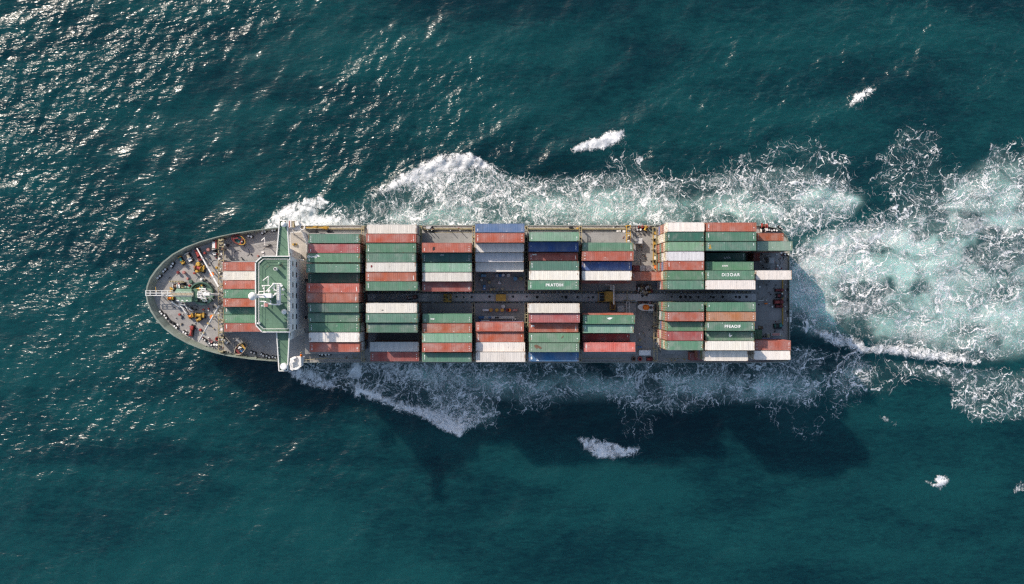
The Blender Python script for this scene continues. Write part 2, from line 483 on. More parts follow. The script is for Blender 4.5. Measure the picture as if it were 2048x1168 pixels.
    fr = t.new('ShaderNodeFresnel')
    fr.inputs['IOR'].default_value = 1.34
    t.put(fr.inputs['Normal'], nrm)
    wet = t.new('ShaderNodeMixShader')
    t.put(wet.inputs[0], fr.outputs[0])
    t.put(wet.inputs[1], body.outputs[0])
    t.put(wet.inputs[2], gl.outputs[0])
    foam = t.new('ShaderNodeBsdfDiffuse')
    t.put(foam.inputs['Color'], foamc)
    t.put(foam.inputs['Normal'], nfoam)
    fin = t.new('ShaderNodeMixShader')
    t.put(fin.inputs[0], f)
    t.put(fin.inputs[1], wet.outputs[0])
    t.put(fin.inputs[2], foam.outputs[0])
    t.t.links.new(fin.outputs[0], t.out.inputs['Surface'])
    return t.m


build_sea()

# ------------------------------------------------------------------ mesh collector and object helpers
class MB:
    """collects simple solids, links them as ONE mesh object"""
    def __init__(self):
        self.v, self.f = [], []

    def add(self, vs, fs):
        b = len(self.v)
        self.v += [tuple(p) for p in vs]
        self.f += [tuple(i + b for i in f) for f in fs]
        return self

    def box(self, c, s, rz=0.0):
        cx, cy, cz = c
        x, y, z = s[0] / 2, s[1] / 2, s[2] / 2
        ca, sa = math.cos(rz), math.sin(rz)
        vs = []
        for dz in (-z, z):
            for dx, dy in ((-x, -y), (x, -y), (x, y), (-x, y)):
                vs.append((cx + dx * ca - dy * sa, cy + dx * sa + dy * ca, cz + dz))
        return self.add(vs, [(3, 2, 1, 0), (4, 5, 6, 7), (0, 1, 5, 4), (1, 2, 6, 5), (2, 3, 7, 6), (3, 0, 4, 7)])

    def bar(self, a, b, r=0.05, n=6, r2=None, caps=True):
        a, b = Vector(a), Vector(b)
        d = (b - a)
        if d.length < 1e-6: return self
        d.normalize()
        u = d.cross(Vector((0, 0, 1)) if abs(d.z) < 0.9 else Vector((1, 0, 0))).normalized()
        w = d.cross(u)
        r2 = r if r2 is None else r2
        vs = []
        for p, rr in ((a, r), (b, r2)):
            for i in range(n):
                t = 2 * math.pi * i / n
                vs.append(p + u * (rr * math.cos(t)) + w * (rr * math.sin(t)))
        fs = [(i, (i + 1) % n, n + (i + 1) % n, n + i) for i in range(n)]
        if caps: fs += [tuple(reversed(range(n))), tuple(range(n, 2 * n))]
        return self.add(vs, fs)

    def cyl(self, c, r, h, n=14, r2=None):
        return self.bar(c, (c[0], c[1], c[2] + h), r, n, r2)

    def prism(self, pts, z0, z1):
        n = len(pts)
        a = sum(pts[i][0] * pts[(i + 1) % n][1] - pts[(i + 1) % n][0] * pts[i][1] for i in range(n))
        if a < 0: pts = list(reversed(pts))
        vs = [(p[0], p[1], z0) for p in pts] + [(p[0], p[1], z1) for p in pts]
        return self.add(vs, [tuple(reversed(range(n))), tuple(range(n, 2 * n))] + [(i, (i + 1) % n, n + (i + 1) % n, n + i) for i in range(n)])

    def ball(self, c, r, n=14, m=8, sz=1.0):
        vs = [(c[0], c[1], c[2] + r * sz)]
        for j in range(1, m):
            t = math.pi * j / m
            for i in range(n):
                a = 2 * math.pi * i / n
                vs.append((c[0] + r * math.sin(t) * math.cos(a), c[1] + r * math.sin(t) * math.sin(a), c[2] + r * sz * math.cos(t)))
        vs.append((c[0], c[1], c[2] - r * sz))
        fs = [(0, 1 + i, 1 + (i + 1) % n) for i in range(n)]
        for j in range(m - 2):
            for i in range(n):
                p, q = 1 + j * n, 1 + (j + 1) * n
                fs.append((p + i, q + i, q + (i + 1) % n, p + (i + 1) % n))
        L = len(vs) - 1
        b = 1 + (m - 2) * n
        fs += [(b + i, L, b + (i + 1) % n) for i in range(n)]
        return self.add(vs, fs)

    def ring(self, c, ro, ri, h, n=20, a0=0.0, a1=2 * math.pi):
        full = abs(a1 - a0 - 2 * math.pi) < 1e-6
        k = n if full else n + 1
        vs = []
        for i in range(k):
            t = a0 + (a1 - a0) * i / n
            for rr, z in ((ro, 0), (ro, h), (ri, h), (ri, 0)):
                vs.append((c[0] + rr * math.cos(t), c[1] + rr * math.sin(t), c[2] + z))
        fs = []
        for i in range(n):
            p, q = 4 * i, 4 * ((i + 1) % k)
            for j in range(4):
                fs.append((p + j, q + j, q + (j + 1) % 4, p + (j + 1) % 4))
        if not full: fs += [(3, 2, 1, 0), (4 * n, 4 * n + 1, 4 * n + 2, 4 * n + 3)]
        return self.add(vs, fs)

    def path(self, pts, r=0.05, n=5):
        for a, b in zip(pts[:-1], pts[1:]): self.bar(a, b, r, n)
        return self

    def rail(self, pts, h=1.05, step=1.6, r=0.035, rails=(0.55, 1.05)):
        """guard rail along a list of 3d points"""
        for a, b in zip(pts[:-1], pts[1:]):
            a, b = Vector(a), Vector(b)
            n = max(1, int((b - a).length / step))
            for i in range(n + 1):
                p = a.lerp(b, i / n)
                self.bar(p, p + Vector((0, 0, h)), r, 4)
            for z in rails:
                self.bar(a + Vector((0, 0, z)), b + Vector((0, 0, z)), r, 4)
        return self

    def mesh(self, name, mat, smooth=False):
        me = bpy.data.meshes.new(name)
        me.from_pydata(self.v, [], self.f)
        if mat is not None: me.materials.append(mat)
        if smooth:
            me.polygons.foreach_set('use_smooth', [True] * len(me.polygons))
        me.update()
        return me

    def build(self, name, mat, parent=None, smooth=False, loc=None):
        return link(name, self.mesh(name, mat, smooth), parent, loc)


def link(name, me, parent=None, loc=None, rz=0.0, scale=None, color=None):
    o = bpy.data.objects.new(name, me)
    COL.objects.link(o)
    if parent is not None: o.parent = parent
    if loc is not None: o.location = loc
    if rz: o.rotation_euler = (0, 0, rz)
    if scale is not None: o.scale = scale
    if color is not None: o.color = tuple(color) + (1.0,)
    return o


def thing(o, label, cat, group=None):
    o['label'] = label
    o['category'] = cat
    if group: o['group'] = group
    return o


# ------------------------------------------------------------------ materials
def paint(name, col, rough=0.55, wear=0.35, rust=0.25, scale=0.35, rustcol=(0.16, 0.07, 0.03), spec=0.4):
    """ship's paint: faded patches, stains and rust runs"""
    t = NT(name)
    p = t.geo()
    a = t.noise(p, scale, 5.0, 0.62)
    b = t.noise(p, scale * 6, 4.0, 0.6)
    c = t.mix(t.smooth(a, 0.3, 0.72), tuple(x * (1 - 0.45 * wear) for x in col), tuple(min(1, x * (1 + 0.28 * wear) + 0.02 * wear) for x in col))
    c = t.mix(t.math('MULTIPLY', t.smooth(b, 0.55, 0.72), 0.35 * wear), c, tuple(x * 0.45 for x in col))
    r = t.math('ADD', t.math('MULTIPLY', t.noise(p, scale * 2.3, 5.0, 0.7), 0.7), t.math('MULTIPLY', b, 0.3))
    c = t.mix(t.math('MULTIPLY', t.smooth(r, 0.70 - 0.16 * rust, 0.78 - 0.10 * rust), 0.8), c, rustcol)
    return t.bsdf(c, t.lin(b, 0.3, 0.7, rough - 0.1, rough + 0.12), spec=spec)


def deck_material(name, col, dark):
    t = NT(name)
    p = t.geo()
    a = t.noise(p, 0.11, 5.0, 0.6)
    b = t.noise(p, 0.9, 5.0, 0.65)
    c = t.mix(t.smooth(a, 0.28, 0.75), tuple(x * 0.72 for x in col), tuple(min(1, x * 1.18) for x in col))
    # plate seams welded across the deck
    sp = t.new('ShaderNodeSeparateXYZ')
    t.put(sp.inputs[0], p)
    sx = t.math('ABSOLUTE', t.math('SUBTRACT', t.math('FRACT', t.math('DIVIDE', sp.outputs[0], 6.1)), 0.5))
    sy = t.math('ABSOLUTE', t.math('SUBTRACT', t.math('FRACT', t.math('DIVIDE', sp.outputs[1], 2.4)), 0.5))
    seam = t.math('MAXIMUM', t.smooth(sx, 0.488, 0.496), t.smooth(sy, 0.47, 0.49))
    c = t.mix(t.math('MULTIPLY', seam, 0.28), c, tuple(x * 0.4 for x in col))
    c = t.mix(t.math('MULTIPLY', t.smooth(b, 0.56, 0.72), 0.5), c, dark)
    r = t.noise(p, 0.45, 6.0, 0.72)
    c = t.mix(t.math('MULTIPLY', t.smooth(r, 0.62, 0.70), 0.55), c, (0.15, 0.085, 0.05))
    sc = t.noise(t.vmath('MULTIPLY', p, (0.5, 2.4, 1.0)), 1.6, 4.0, 0.7)
    c = t.mix(t.math('MULTIPLY', t.smooth(sc, 0.66, 0.73), 0.55), c, (0.42, 0.42, 0.41))
    return t.bsdf(c, 0.72, spec=0.3)


def container_material(roof):
    """one coat for all containers: the colour comes from the object"""
    t = NT('container_roof_paint' if roof else 'container_paint')
    oi = t.new('ShaderNodeObjectInfo')
    p = t.obj()
    rnd = oi.outputs['Random']
    off = t.vmath('SCALE', t.new('ShaderNodeCombineXYZ').outputs[0], s=1.0)
    cmb = t.new('ShaderNodeCombineXYZ')
    t.put(cmb.inputs[0], t.math('MULTIPLY', rnd, 173.0))
    t.put(cmb.inputs[1], t.math('MULTIPLY', rnd, 91.0))
    q = t.vmath('ADD', p, cmb.outputs[0])
    base = oi.outputs['Color']
    # streaks across the roof, one per sheet
    st = t.noise(t.vmath('MULTIPLY', q, (1.0, 0.05, 0.05)), 1.9, 3.0, 0.75)
    st2 = t.noise(t.vmath('MULTIPLY', q, (1.0, 0.16, 0.16)), 4.2, 2.0, 0.6)
    big = t.noise(q, 0.33, 4.0, 0.6)
    hsv = t.new('ShaderNodeHueSaturation')
    t.put(hsv.inputs['Color'], base)
    t.put(hsv.inputs['Saturation'], t.lin(big, 0.3, 0.7, 1.02, 0.70))
    t.put(hsv.inputs['Value'], t.math('MULTIPLY', t.lin(st, 0.25, 0.75, 0.80, 1.20), t.lin(st2, 0.3, 0.7, 0.95, 1.05)))
    c = hsv.outputs[0]
    c = t.mix(t.math('MULTIPLY', t.smooth(big, 0.45, 0.75), t.math('MULTIPLY', t.math('FRACT', t.math('MULTIPLY', rnd, 7.3)), 0.24)), c, (0.46, 0.44, 0.40))      # chalking
    d = t.noise(q, 1.15, 5.0, 0.68)
    dirt = t.math('MULTIPLY', t.smooth(d, 0.57, 0.72), t.lin(t.math('FRACT', t.math('MULTIPLY', rnd, 13.7)), 0.0, 1.0, 0.25, 0.7))
    c = t.mix(dirt, c, (0.09, 0.075, 0.06))
    # rust blooms, more towards the ends and edges
    sp = t.new('ShaderNodeSeparateXYZ')
    t.put(sp.inputs[0], p)
    ex = t.smooth(t.math('ABSOLUTE', sp.outputs[0]), 5.2, 6.1, 0.0, 0.155)
    ey = t.smooth(t.math('ABSOLUTE', sp.outputs[1]), 0.9, 1.25, 0.0, 0.05)
    ru = t.math('ADD', t.math('ADD', t.noise(q, 0.72, 6.0, 0.74), ex), ey)
    ru = t.math('ADD', ru, t.lin(t.math('FRACT', t.math('MULTIPLY', rnd, 5.1)), 0.0, 1.0, -0.04, 0.05))
    c = t.mix(t.math('MULTIPLY', t.smooth(ru, 0.665, 0.735), 0.72), c, (0.20, 0.095, 0.035))
    # dark scuffs and white scrapes
    s1 = t.noise(t.vmath('MULTIPLY', q, (1.0, 1.7, 1.0)), 2.6, 3.0, 0.6)
    c = t.mix(t.math('MULTIPLY', t.smooth(s1, 0.735, 0.76), 0.8), c, (0.02, 0.02, 0.02))
    s2 = t.noise(t.vmath('ADD', q, (51.0, 13.0, 0)), 3.1, 2.0, 0.5)
    c = t.mix(t.math('MULTIPLY', t.smooth(s2, 0.755, 0.775), 0.6), c, (0.75, 0.74, 0.70))
    return t.bsdf(c, t.lin(d, 0.3, 0.7, 0.48, 0.68), spec=0.35)


M = {}
M['deck'] = deck_material('deck_paint', (0.33, 0.32, 0.305), (0.10, 0.10, 0.095))
M['hatch'] = deck_material('hatch_cover_paint', (0.30, 0.30, 0.295), (0.10, 0.10, 0.10))
M['hull'] = paint('hull_green', (0.07, 0.135, 0.10), 0.5, 0.4, 0.4, 0.15)
M['bulwark'] = paint('bulwark_green', (0.20, 0.232, 0.20), 0.55, 0.45, 0.25, 0.3)
M['green_deck'] = deck_material('green_deck_paint', (0.115, 0.205, 0.14), (0.06, 0.11, 0.08))
M['house_deck'] = deck_material('house_deck_paint', (0.42, 0.385, 0.335), (0.2, 0.18, 0.15))
M['green_house'] = paint('green_house_paint', (0.20, 0.32, 0.225), 0.6, 0.5, 0.2, 0.6)
M['white'] = paint('white_paint', (0.74, 0.73, 0.70), 0.45, 0.16, 0.12, 0.5)
M['white_wall'] = paint('white_wall_paint', (0.78, 0.78, 0.775), 0.5, 0.14, 0.02, 0.25)
M['window'] = paint('window_glass', (0.012, 0.016, 0.022), 0.12, 0.1, 0.0, spec=0.6)
M['yellow'] = paint('yellow_paint', (0.50, 0.30, 0.05), 0.5, 0.45, 0.4, 1.1)
M['tan'] = paint('tan_paint', (0.36, 0.305, 0.18), 0.6, 0.5, 0.5, 1.0)
M['red'] = paint('red_paint', (0.32, 0.05, 0.04), 0.5, 0.4, 0.2, 1.0)
M['maroon'] = paint('maroon_paint', (0.17, 0.028, 0.03), 0.55, 0.4, 0.2, 1.0)
M['orange'] = paint('orange_paint', (0.85, 0.20, 0.02), 0.4, 0.2, 0.0, 1.0)
M['pink'] = paint('faded_red_paint', (0.42, 0.19, 0.165), 0.5, 0.4, 0.1, 1.0)
M['blue'] = paint('blue_paint', (0.05, 0.16, 0.36), 0.5, 0.4, 0.1, 1.0)
M['lightblue'] = paint('light_blue_paint', (0.14, 0.33, 0.52), 0.5, 0.3, 0.05, 1.0)
M['dark'] = paint('dark_steel', (0.022, 0.023, 0.025), 0.5, 0.5, 0.2, 1.0)
M['grey'] = paint('grey_paint', (0.48, 0.48, 0.475), 0.55, 0.35, 0.15, 0.8)
M['rope'] = paint('rope_fibre', (0.40, 0.34, 0.25), 0.9, 0.5, 0.0, 3.0)
M['brown'] = paint('rusty_steel', (0.15, 0.085, 0.055), 0.75, 0.6, 0.6, 1.6)
M['teal'] = paint('teal_paint', (0.04, 0.19, 0.17), 0.5, 0.4, 0.2, 1.0)
M['mark'] = paint('marking_paint', (0.80, 0.80, 0.78), 0.6, 0.25, 0.0, 2.0)
M['box'] = container_material(False)
M['roof'] = container_material(True)


# ------------------------------------------------------------------ the ship: hull, deck, bulwark
DECK = 9.0
HATCH = 10.15
ship = bpy.data.objects.new('container_ship', None)
COL.objects.link(ship)
thing(ship, 'long green and grey container ship steaming to the left, white bridge near its bow', 'ship')

UP = [(291, 588), (293, 572), (299, 556), (310, 540), (325, 523.5), (345, 507.5), (370, 494), (400, 482.5), (430, 474), (460, 467.5), (500, 461), (540, 456.3), (580, 452.6), (620, 450.8), (700, 450), (1000, 450), (1300, 450), (1490, 450), (1530, 451.5), (1552, 455.5), (1566, 463), (1575, 474), (1579, 488)]
LO = [(291, 588), (294, 606), (301, 623), (312, 640), (327, 656.5), (347, 672), (372, 686), (402, 698.5), (432, 707), (462, 713.5), (502, 719), (542, 722.5), (582, 724.8), (622, 725.5), (700, 725.8), (1000, 725.8), (1300, 725.8), (1490, 725.8), (1530, 725.5), (1552, 725), (1568, 724), (1576, 722), (1579, 700)]


def rim(px):
    """height of the plating: a tall bulwark round the bow, a low edge along the sides"""
    t = min(1.0, max(0.0, (px - 552) / 40.0))
    u = min(1.0, max(0.0, (px - 1515) / 20.0))
    return 11.0 * (1 - t) + 9.25 * t + 0.9 * u


up3 = [P(x, y, rim(x)) for x, y in UP]
lo3 = [P(x, y, rim(x)) for x, y in LO]
loop = up3 + list(reversed(lo3[1:]))            # bow, upper side, stern, lower side
cx = P(360, 588, 10)[0]
bow_x = up3[0][0]


def shrink(p, d, aft=0.0):
    """outline moved inboard by d, more towards the bow"""
    x, y, _ = p
    yc = P(0, 588, 10.2)[1]
    f = 1 - d / max(abs(y - yc), d + 0.01) if abs(y - yc) > 0.01 else 1.0
    return (x + aft, yc + (y - yc) * f)


def section(z, inset, bowaft, stern):
    out = []
    for p in loop:
        k = max(0.0, min(1.0, (p[0] - bow_x) / 38.0))       # 0 at the stem, 1 where the side is straight
        q = shrink(p, inset[1] * k + inset[0] * (1 - k))
        x = q[0] + bowaft * (1 - k) ** 1.4
        x = min(x, P(1579, 588, 10)[0] - stern)
        out.append((x, q[1], p[2] if z == 'rim' else z))
    return out


top_in = section(DECK, (1.0, 0.25), 1.1, 0.15)
secs = [section('rim', (0, 0), 0, 0), section(8.6, (0.5, 0.04), 0.9, 0.1), section(4.0, (2.2, 0.15), 4.5, 0.8), section(0.0, (3.6, 0.35), 7.5, 3.0), section(-4.0, (4.2, 0.6), 9.0, 6.0)]
n = len(loop)
hb = MB()
for a, b in zip(secs[:-1], secs[1:]):
    k = len(hb.v)
    hb.add(list(a) + list(b), [(i, (i + 1) % n, n + (i + 1) % n, n + i) for i in range(n)])
hb.add(secs[-1], [tuple(range(n))])
hull = hb.build('hull', M['hull'], ship)
# inner face of the plating and its capping rail
bw = MB()
cap = [(x, y, z + 0.003) for x, y, z in section('rim', (0.28, 0.10), 0.30, 0.08)]
bw.add([(p[0], p[1], p[2] + 0.003) for p in secs[0]] + cap, [(i, (i + 1) % n, n + (i + 1) % n, n + i) for i in range(n)])
bw.add(cap + [(p[0], p[1], DECK - 0.02) for p in top_in], [(i, (i + 1) % n, n + (i + 1) % n, n + i) for i in range(n)])
bw.build('bulwark', M['bulwark'], ship)
dk = MB()
dk.add([(p[0], p[1], DECK) for p in top_in], [tuple(range(n))])
deck = dk.build('deck', M['deck'], ship)
# stiffeners along the inside of the bow plating
for side in (UP, LO):
    for (x0, y0), (x1, y1) in zip(side[2:13], side[3:14]):
        for t in (0.25, 0.75):
            x, y = x0 + (x1 - x0) * t, y0 + (y1 - y0) * t
            sgn = -1 if y < 588 else 1
            a = P(x, y - sgn * 2.4, 10.7)
            b = P(x + (3 if x < 420 else 1), y - sgn * 10, DECK)
            MB().add([a, P(x, y - sgn * 5.0, 9.0), b, (a[0] + 0.09, a[1], a[2]), (P(x, y - sgn * 5.0, 9.0)[0] + 0.09, P(x, y - sgn * 5.0, 9.0)[1], 9.0), (b[0] + 0.09, b[1], b[2])],
                     [(0, 1, 2), (5, 4, 3), (0, 2, 5, 3), (1, 4, 5, 2), (0, 3, 4, 1)]).build('stiffener', M['bulwark'], ship)

# hatch covers: the raised lids that carry the stacks
BAY_X = {'fore': (443, 552), 'one': (610, 722), 'two': (730, 840), 'three': (841, 946), 'four': (948, 1051), 'five': (1054, 1162), 'six': (1161, 1272), 'seven': (1322, 1410.5), 'eight': (1411.5, 1516)}
for k, (x0, x1) in BAY_X.items():
    if k == 'fore':
        rows = [(522, 664.5)]
    else:
        rows = [(466, 521), (523, 581.5), (606.5, 663.5), (665, 708)]
    for y0, y1 in rows:
        a, b = P(x0, y1, HATCH), P(x1, y0, HATCH)
        MB().box(((a[0] + b[0]) / 2, (a[1] + b[1]) / 2, (DECK + HATCH - 0.25) / 2), (b[0] - a[0] - 0.5, b[1] - a[1] - 0.3, HATCH - 0.25 - DECK)).build('hatch_coaming', M['hull'], ship)
        m = MB().box(((a[0] + b[0]) / 2, (a[1] + b[1]) / 2, HATCH - 0.125), (b[0] - a[0], b[1] - a[1], 0.25))
        hc = m.build('hatch_cover', M['hatch'], ship)

# raised walkway along the centre line, with round manholes
a, b = P(735, 602, 9.9), P(1512, 588, 9.9)
MB().box(((a[0] + b[0]) / 2, (a[1] + b[1]) / 2, 9.45), (b[0] - a[0], b[1] - a[1], 0.9)).build('centre_walkway', M['grey'], ship)
for x in (913.5, 927.5, 943.5, 979, 1026, 1053.5, 1074.5, 1124.5, 1132, 1155, 1177, 1186, 1343, 1361, 1371, 1381, 1396.5, 1421.5, 1427, 1445.5, 1472, 1479.5, 1493):
    c = P(x, 594 + random.uniform(-0.8, 0.8), 9.9)
    MB().cyl((c[0], c[1], 9.9), random.uniform(0.22, 0.42), 0.05, 12).build('manhole', M['dark'], ship)
# plain seams / pipes beside the walkway
for y in (586.5, 603.5):
    m = MB()
    m.bar(P(738, y, 9.35), P(1508, y, 9.35), 0.13, 6)
    m.build('deck_pipe', M['grey'], ship)
for y in (584.2, 605.6):
    xs_ = np.arange(740, 1508, 8.3)
    for x in xs_:
        c = P(float(x), y, 9.4)
        MB().box((c[0], c[1], 9.25), (0.32, 0.32, 0.5)).build('securing_block', M['tan'], ship) if (int(x) % 3) else MB().box((c[0], c[1], 9.25), (0.3, 0.4, 0.5)).build('securing_block', M['grey'], ship)


# side passages: rails, stanchions and pipes at the upper and lower edge
def side_rails():
    for y, runs in ((452.2, ((610, 730), (845, 946), (1052, 1160), (1162, 1310))), (459.5, ((660, 730), (845, 946), (1052, 1250),)), (723.4, ((612, 1575),)), (717.0, ((640, 732), (1165, 1250), (1330, 1405)))):
        for x0, x1 in runs:
            MB().rail([P(x0, y, DECK), P(x1, y, DECK)], 1.15, 1.45, 0.04, (0.6, 1.15)).build('guard_rail', M['grey' if y in (452.2, 723.4) else 'tan'], ship)
    # stern and bay-end rails
    MB().rail([P(1577, 500, DECK), P(1577, 540, DECK)], 1.1, 1.4, 0.04).build('guard_rail', M['grey'], ship)
    MB().rail([P(1577, 560, DECK), P(1577, 718, DECK)], 1.1, 1.4, 0.04).build('guard_rail', M['grey'], ship)


side_rails()


# lashing bridges: narrow steel galleries between the bays
def lashing_bridge(x, y0, y1, w, h, mat, deck_mat, step=1.15, clutter=0):
    r = bpy.data.objects.new('lashing_bridge', None)
    COL.objects.link(r)
    r.parent = ship
    a, b = P(x, y0, DECK + h), P(x, y1, DECK + h)
    X = a[0]
    m = MB()
    nn = max(2, int(abs(a[1] - b[1]) / step))
    for i in range(nn + 1):
        y = a[1] + (b[1] - a[1]) * i / nn
        m.box((X, y, DECK + h), (w, 0.14, 0.10))
    m.build('rung', mat, r)
    for s in (-1, 1):
        MB().box((X + s * w / 2, (a[1] + b[1]) / 2, DECK + h + 0.02), (0.13, abs(a[1] - b[1]), 0.22)).build('beam', mat, r)
    k = max(2, int(abs(a[1] - b[1]) / 2.6))
    for i in range(k + 1):
        y = a[1] + (b[1] - a[1]) * i / k
        MB().box((X + 0.0, y, DECK + h / 2), (w * 0.9, 0.16, h)).build('post', mat, r)
    if clutter:
        for i in range(clutter):
            y = random.uniform(min(a[1], b[1]), max(a[1], b[1]))
            MB().box((X + random.uniform(-w * 0.45, w * 0.45), y, DECK + h + 0.2), (random.uniform(0.2, 0.55), random.uniform(0.2, 0.6), random.uniform(0.2, 0.45)), random.uniform(-0.3, 0.3)).build('lashing_gear', M[random.choice(['tan', 'rope', 'white', 'brown', 'dark', 'tan'])], r)
    return r


lashing_bridge(442, 478.5, 520.5, 1.25, 2.2, M['tan'], M['tan'], 0.8, 22)
lashing_bridge(442, 520.5, 665, 1.25, 2.6, M['tan'], M['tan'], 0.8, 36)
lashing_bridge(442, 665, 703, 1.25, 2.2, M['tan'], M['tan'], 0.8, 16)
for x in (725.5, 841, 947, 1052.5, 1161):
    lashing_bridge(x, 453, 582, 0.6, 3.0, M['tan'], M['dark'])
    lashing_bridge(x, 606, 722, 0.6, 3.0, M['tan'], M['dark'])
lashing_bridge(1257, 451, 486, 1.0, 3.4, M['yellow'], M['yellow'], 0.8, 12)
lashing_bridge(1255.5, 604, 628, 0.8, 3.2, M['grey'], M['yellow'])
lashing_bridge(1309, 455, 541, 0.8, 3.0, M['tan'], M['yellow'], 2.2)
lashing_bridge(1311, 607, 722, 0.8, 3.0, M['tan'], M['yellow'], 2.2)

# ------------------------------------------------------------------ the accommodation block and bridge
ROOF = 28.0


def pp(lst, z): return [P(x, y, z)[:2] for x, y in lst]


sup = bpy.data.objects.new('superstructure', None)
COL.objects.link(sup)
sup.parent = ship
outer = [(512, 525), (525, 512.6), (580, 512.6), (580.5, 663.8), (525.5, 663.8), (512.5, 650)]
X_AFT = P(581, 588, ROOF)[0]
X_FWD = P(551, 588, 20)[0]
y_hi, y_lo = P(581, 516, ROOF)[1], P(581, 661, ROOF)[1]
# tower below the bridge, its after wall flaring aft at the foot
tw = MB()
prof = [(X_FWD, DECK), (X_FWD, ROOF - 3.4), (X_AFT, ROOF - 0.35), (X_AFT, 21.0)]
for i in range(7):
    t = i / 6
    prof.append((X_AFT + 0.05 + 1.15 * (1 - math.cos(t * math.pi / 2)), 21.0 - 12.0 * t if i else 20.9))
prof[-1] = (prof[-1][0], DECK)
np_ = len(prof)
tw.add([(x, y_hi, z) for x, z in prof] + [(x, y_lo, z) for x, z in prof],
       [tuple(range(np_)), tuple(reversed(range(np_, 2 * np_)))] + [(i, np_ + i, np_ + (i + 1) % np_, (i + 1) % np_) for i in range(np_)])
tower = tw.build('tower', M['white_wall'], sup)
# rows of windows in the after wall
for z in (25.9, 22.6):
    for k in range(7):
        py = 527.5 + 21.0 * k + (0 if z > 24 else 1.0)
        y = P(581, py, 25)[1]
        MB().box((X_AFT + 0.02, y, z), (0.08, 1.15, 0.75)).build('window', M['window'], sup)
for py, z in ((560, 15.5), (604, 15), (636, 16)):
    y = P(581, py, 20)[1]
    MB().box((X_AFT + 0.75, y, z), (0.5, 0.7, 1.0)).build('window', M['window'], sup)
# wheelhouse with a raking front and the roof the photograph looks down on
wh = MB()
inner = [(519.5, 527), (529, 518.5), (578, 518.5), (578, 657.5), (529, 657.5), (519.5, 648)]
a_, b_ = pp(outer, ROOF), pp(inner, ROOF)
lowr = [(x + 1.6 if x < X_AFT - 3 else x, y * 0.985) for x, y in pp(outer, ROOF)]
wh.add([(x, y, ROOF - 3.6) for x, y in lowr] + [(x, y, ROOF - 0.06) for x, y in a_],
       [tuple(reversed(range(6))), tuple(range(6, 12))] + [(i, (i + 1) % 6, 6 + (i + 1) % 6, 6 + i) for i in range(6)])
wh.build('wheelhouse', M['white_wall'], sup)
MB().prism([(x * 0.9995, y * 0.9985) for x, y in a_], ROOF - 0.058, ROOF).build('roof_deck', M['green_deck'], sup)
# white parapet round the roof
pa = MB()
for i in range(6):
    p, q = Vector(a_[i] + (0,)), Vector(a_[(i + 1) % 6] + (0,))
    d = (q - p)
    ang = math.atan2(d.y, d.x)
    hgt = 0.55 if i != 2 else 0.3
    c = (p + q) / 2
    pa.box((c.x, c.y, ROOF - 0.2 + hgt / 2), (d.length + 0.2, 0.22, hgt + 0.4), ang)
pa.build('parapet', M['white'], sup)
rr = [(x, y, ROOF) for x, y in b_]
MB().rail(rr[1:] + rr[:2], 1.1, 2.1, 0.045, (0.55, 1.1)).build('guard_rail', M['white'], sup)
# gallery with open frames behind the roof
for py in np.arange(520, 662, 7.2):
    a = P(577.5, float(py), ROOF + 0.25)
    b = P(582.5, float(py) + (1.0 if py < 588 else -1.0), ROOF - 0.1)
    MB().bar(a, b, 0.09, 5).build('frame_bar', M['white'], sup)
MB().bar(P(582.6, 517, ROOF - 0.05), P(582.6, 661, ROOF - 0.05), 0.10, 5).build('frame_bar', M['white'], sup)

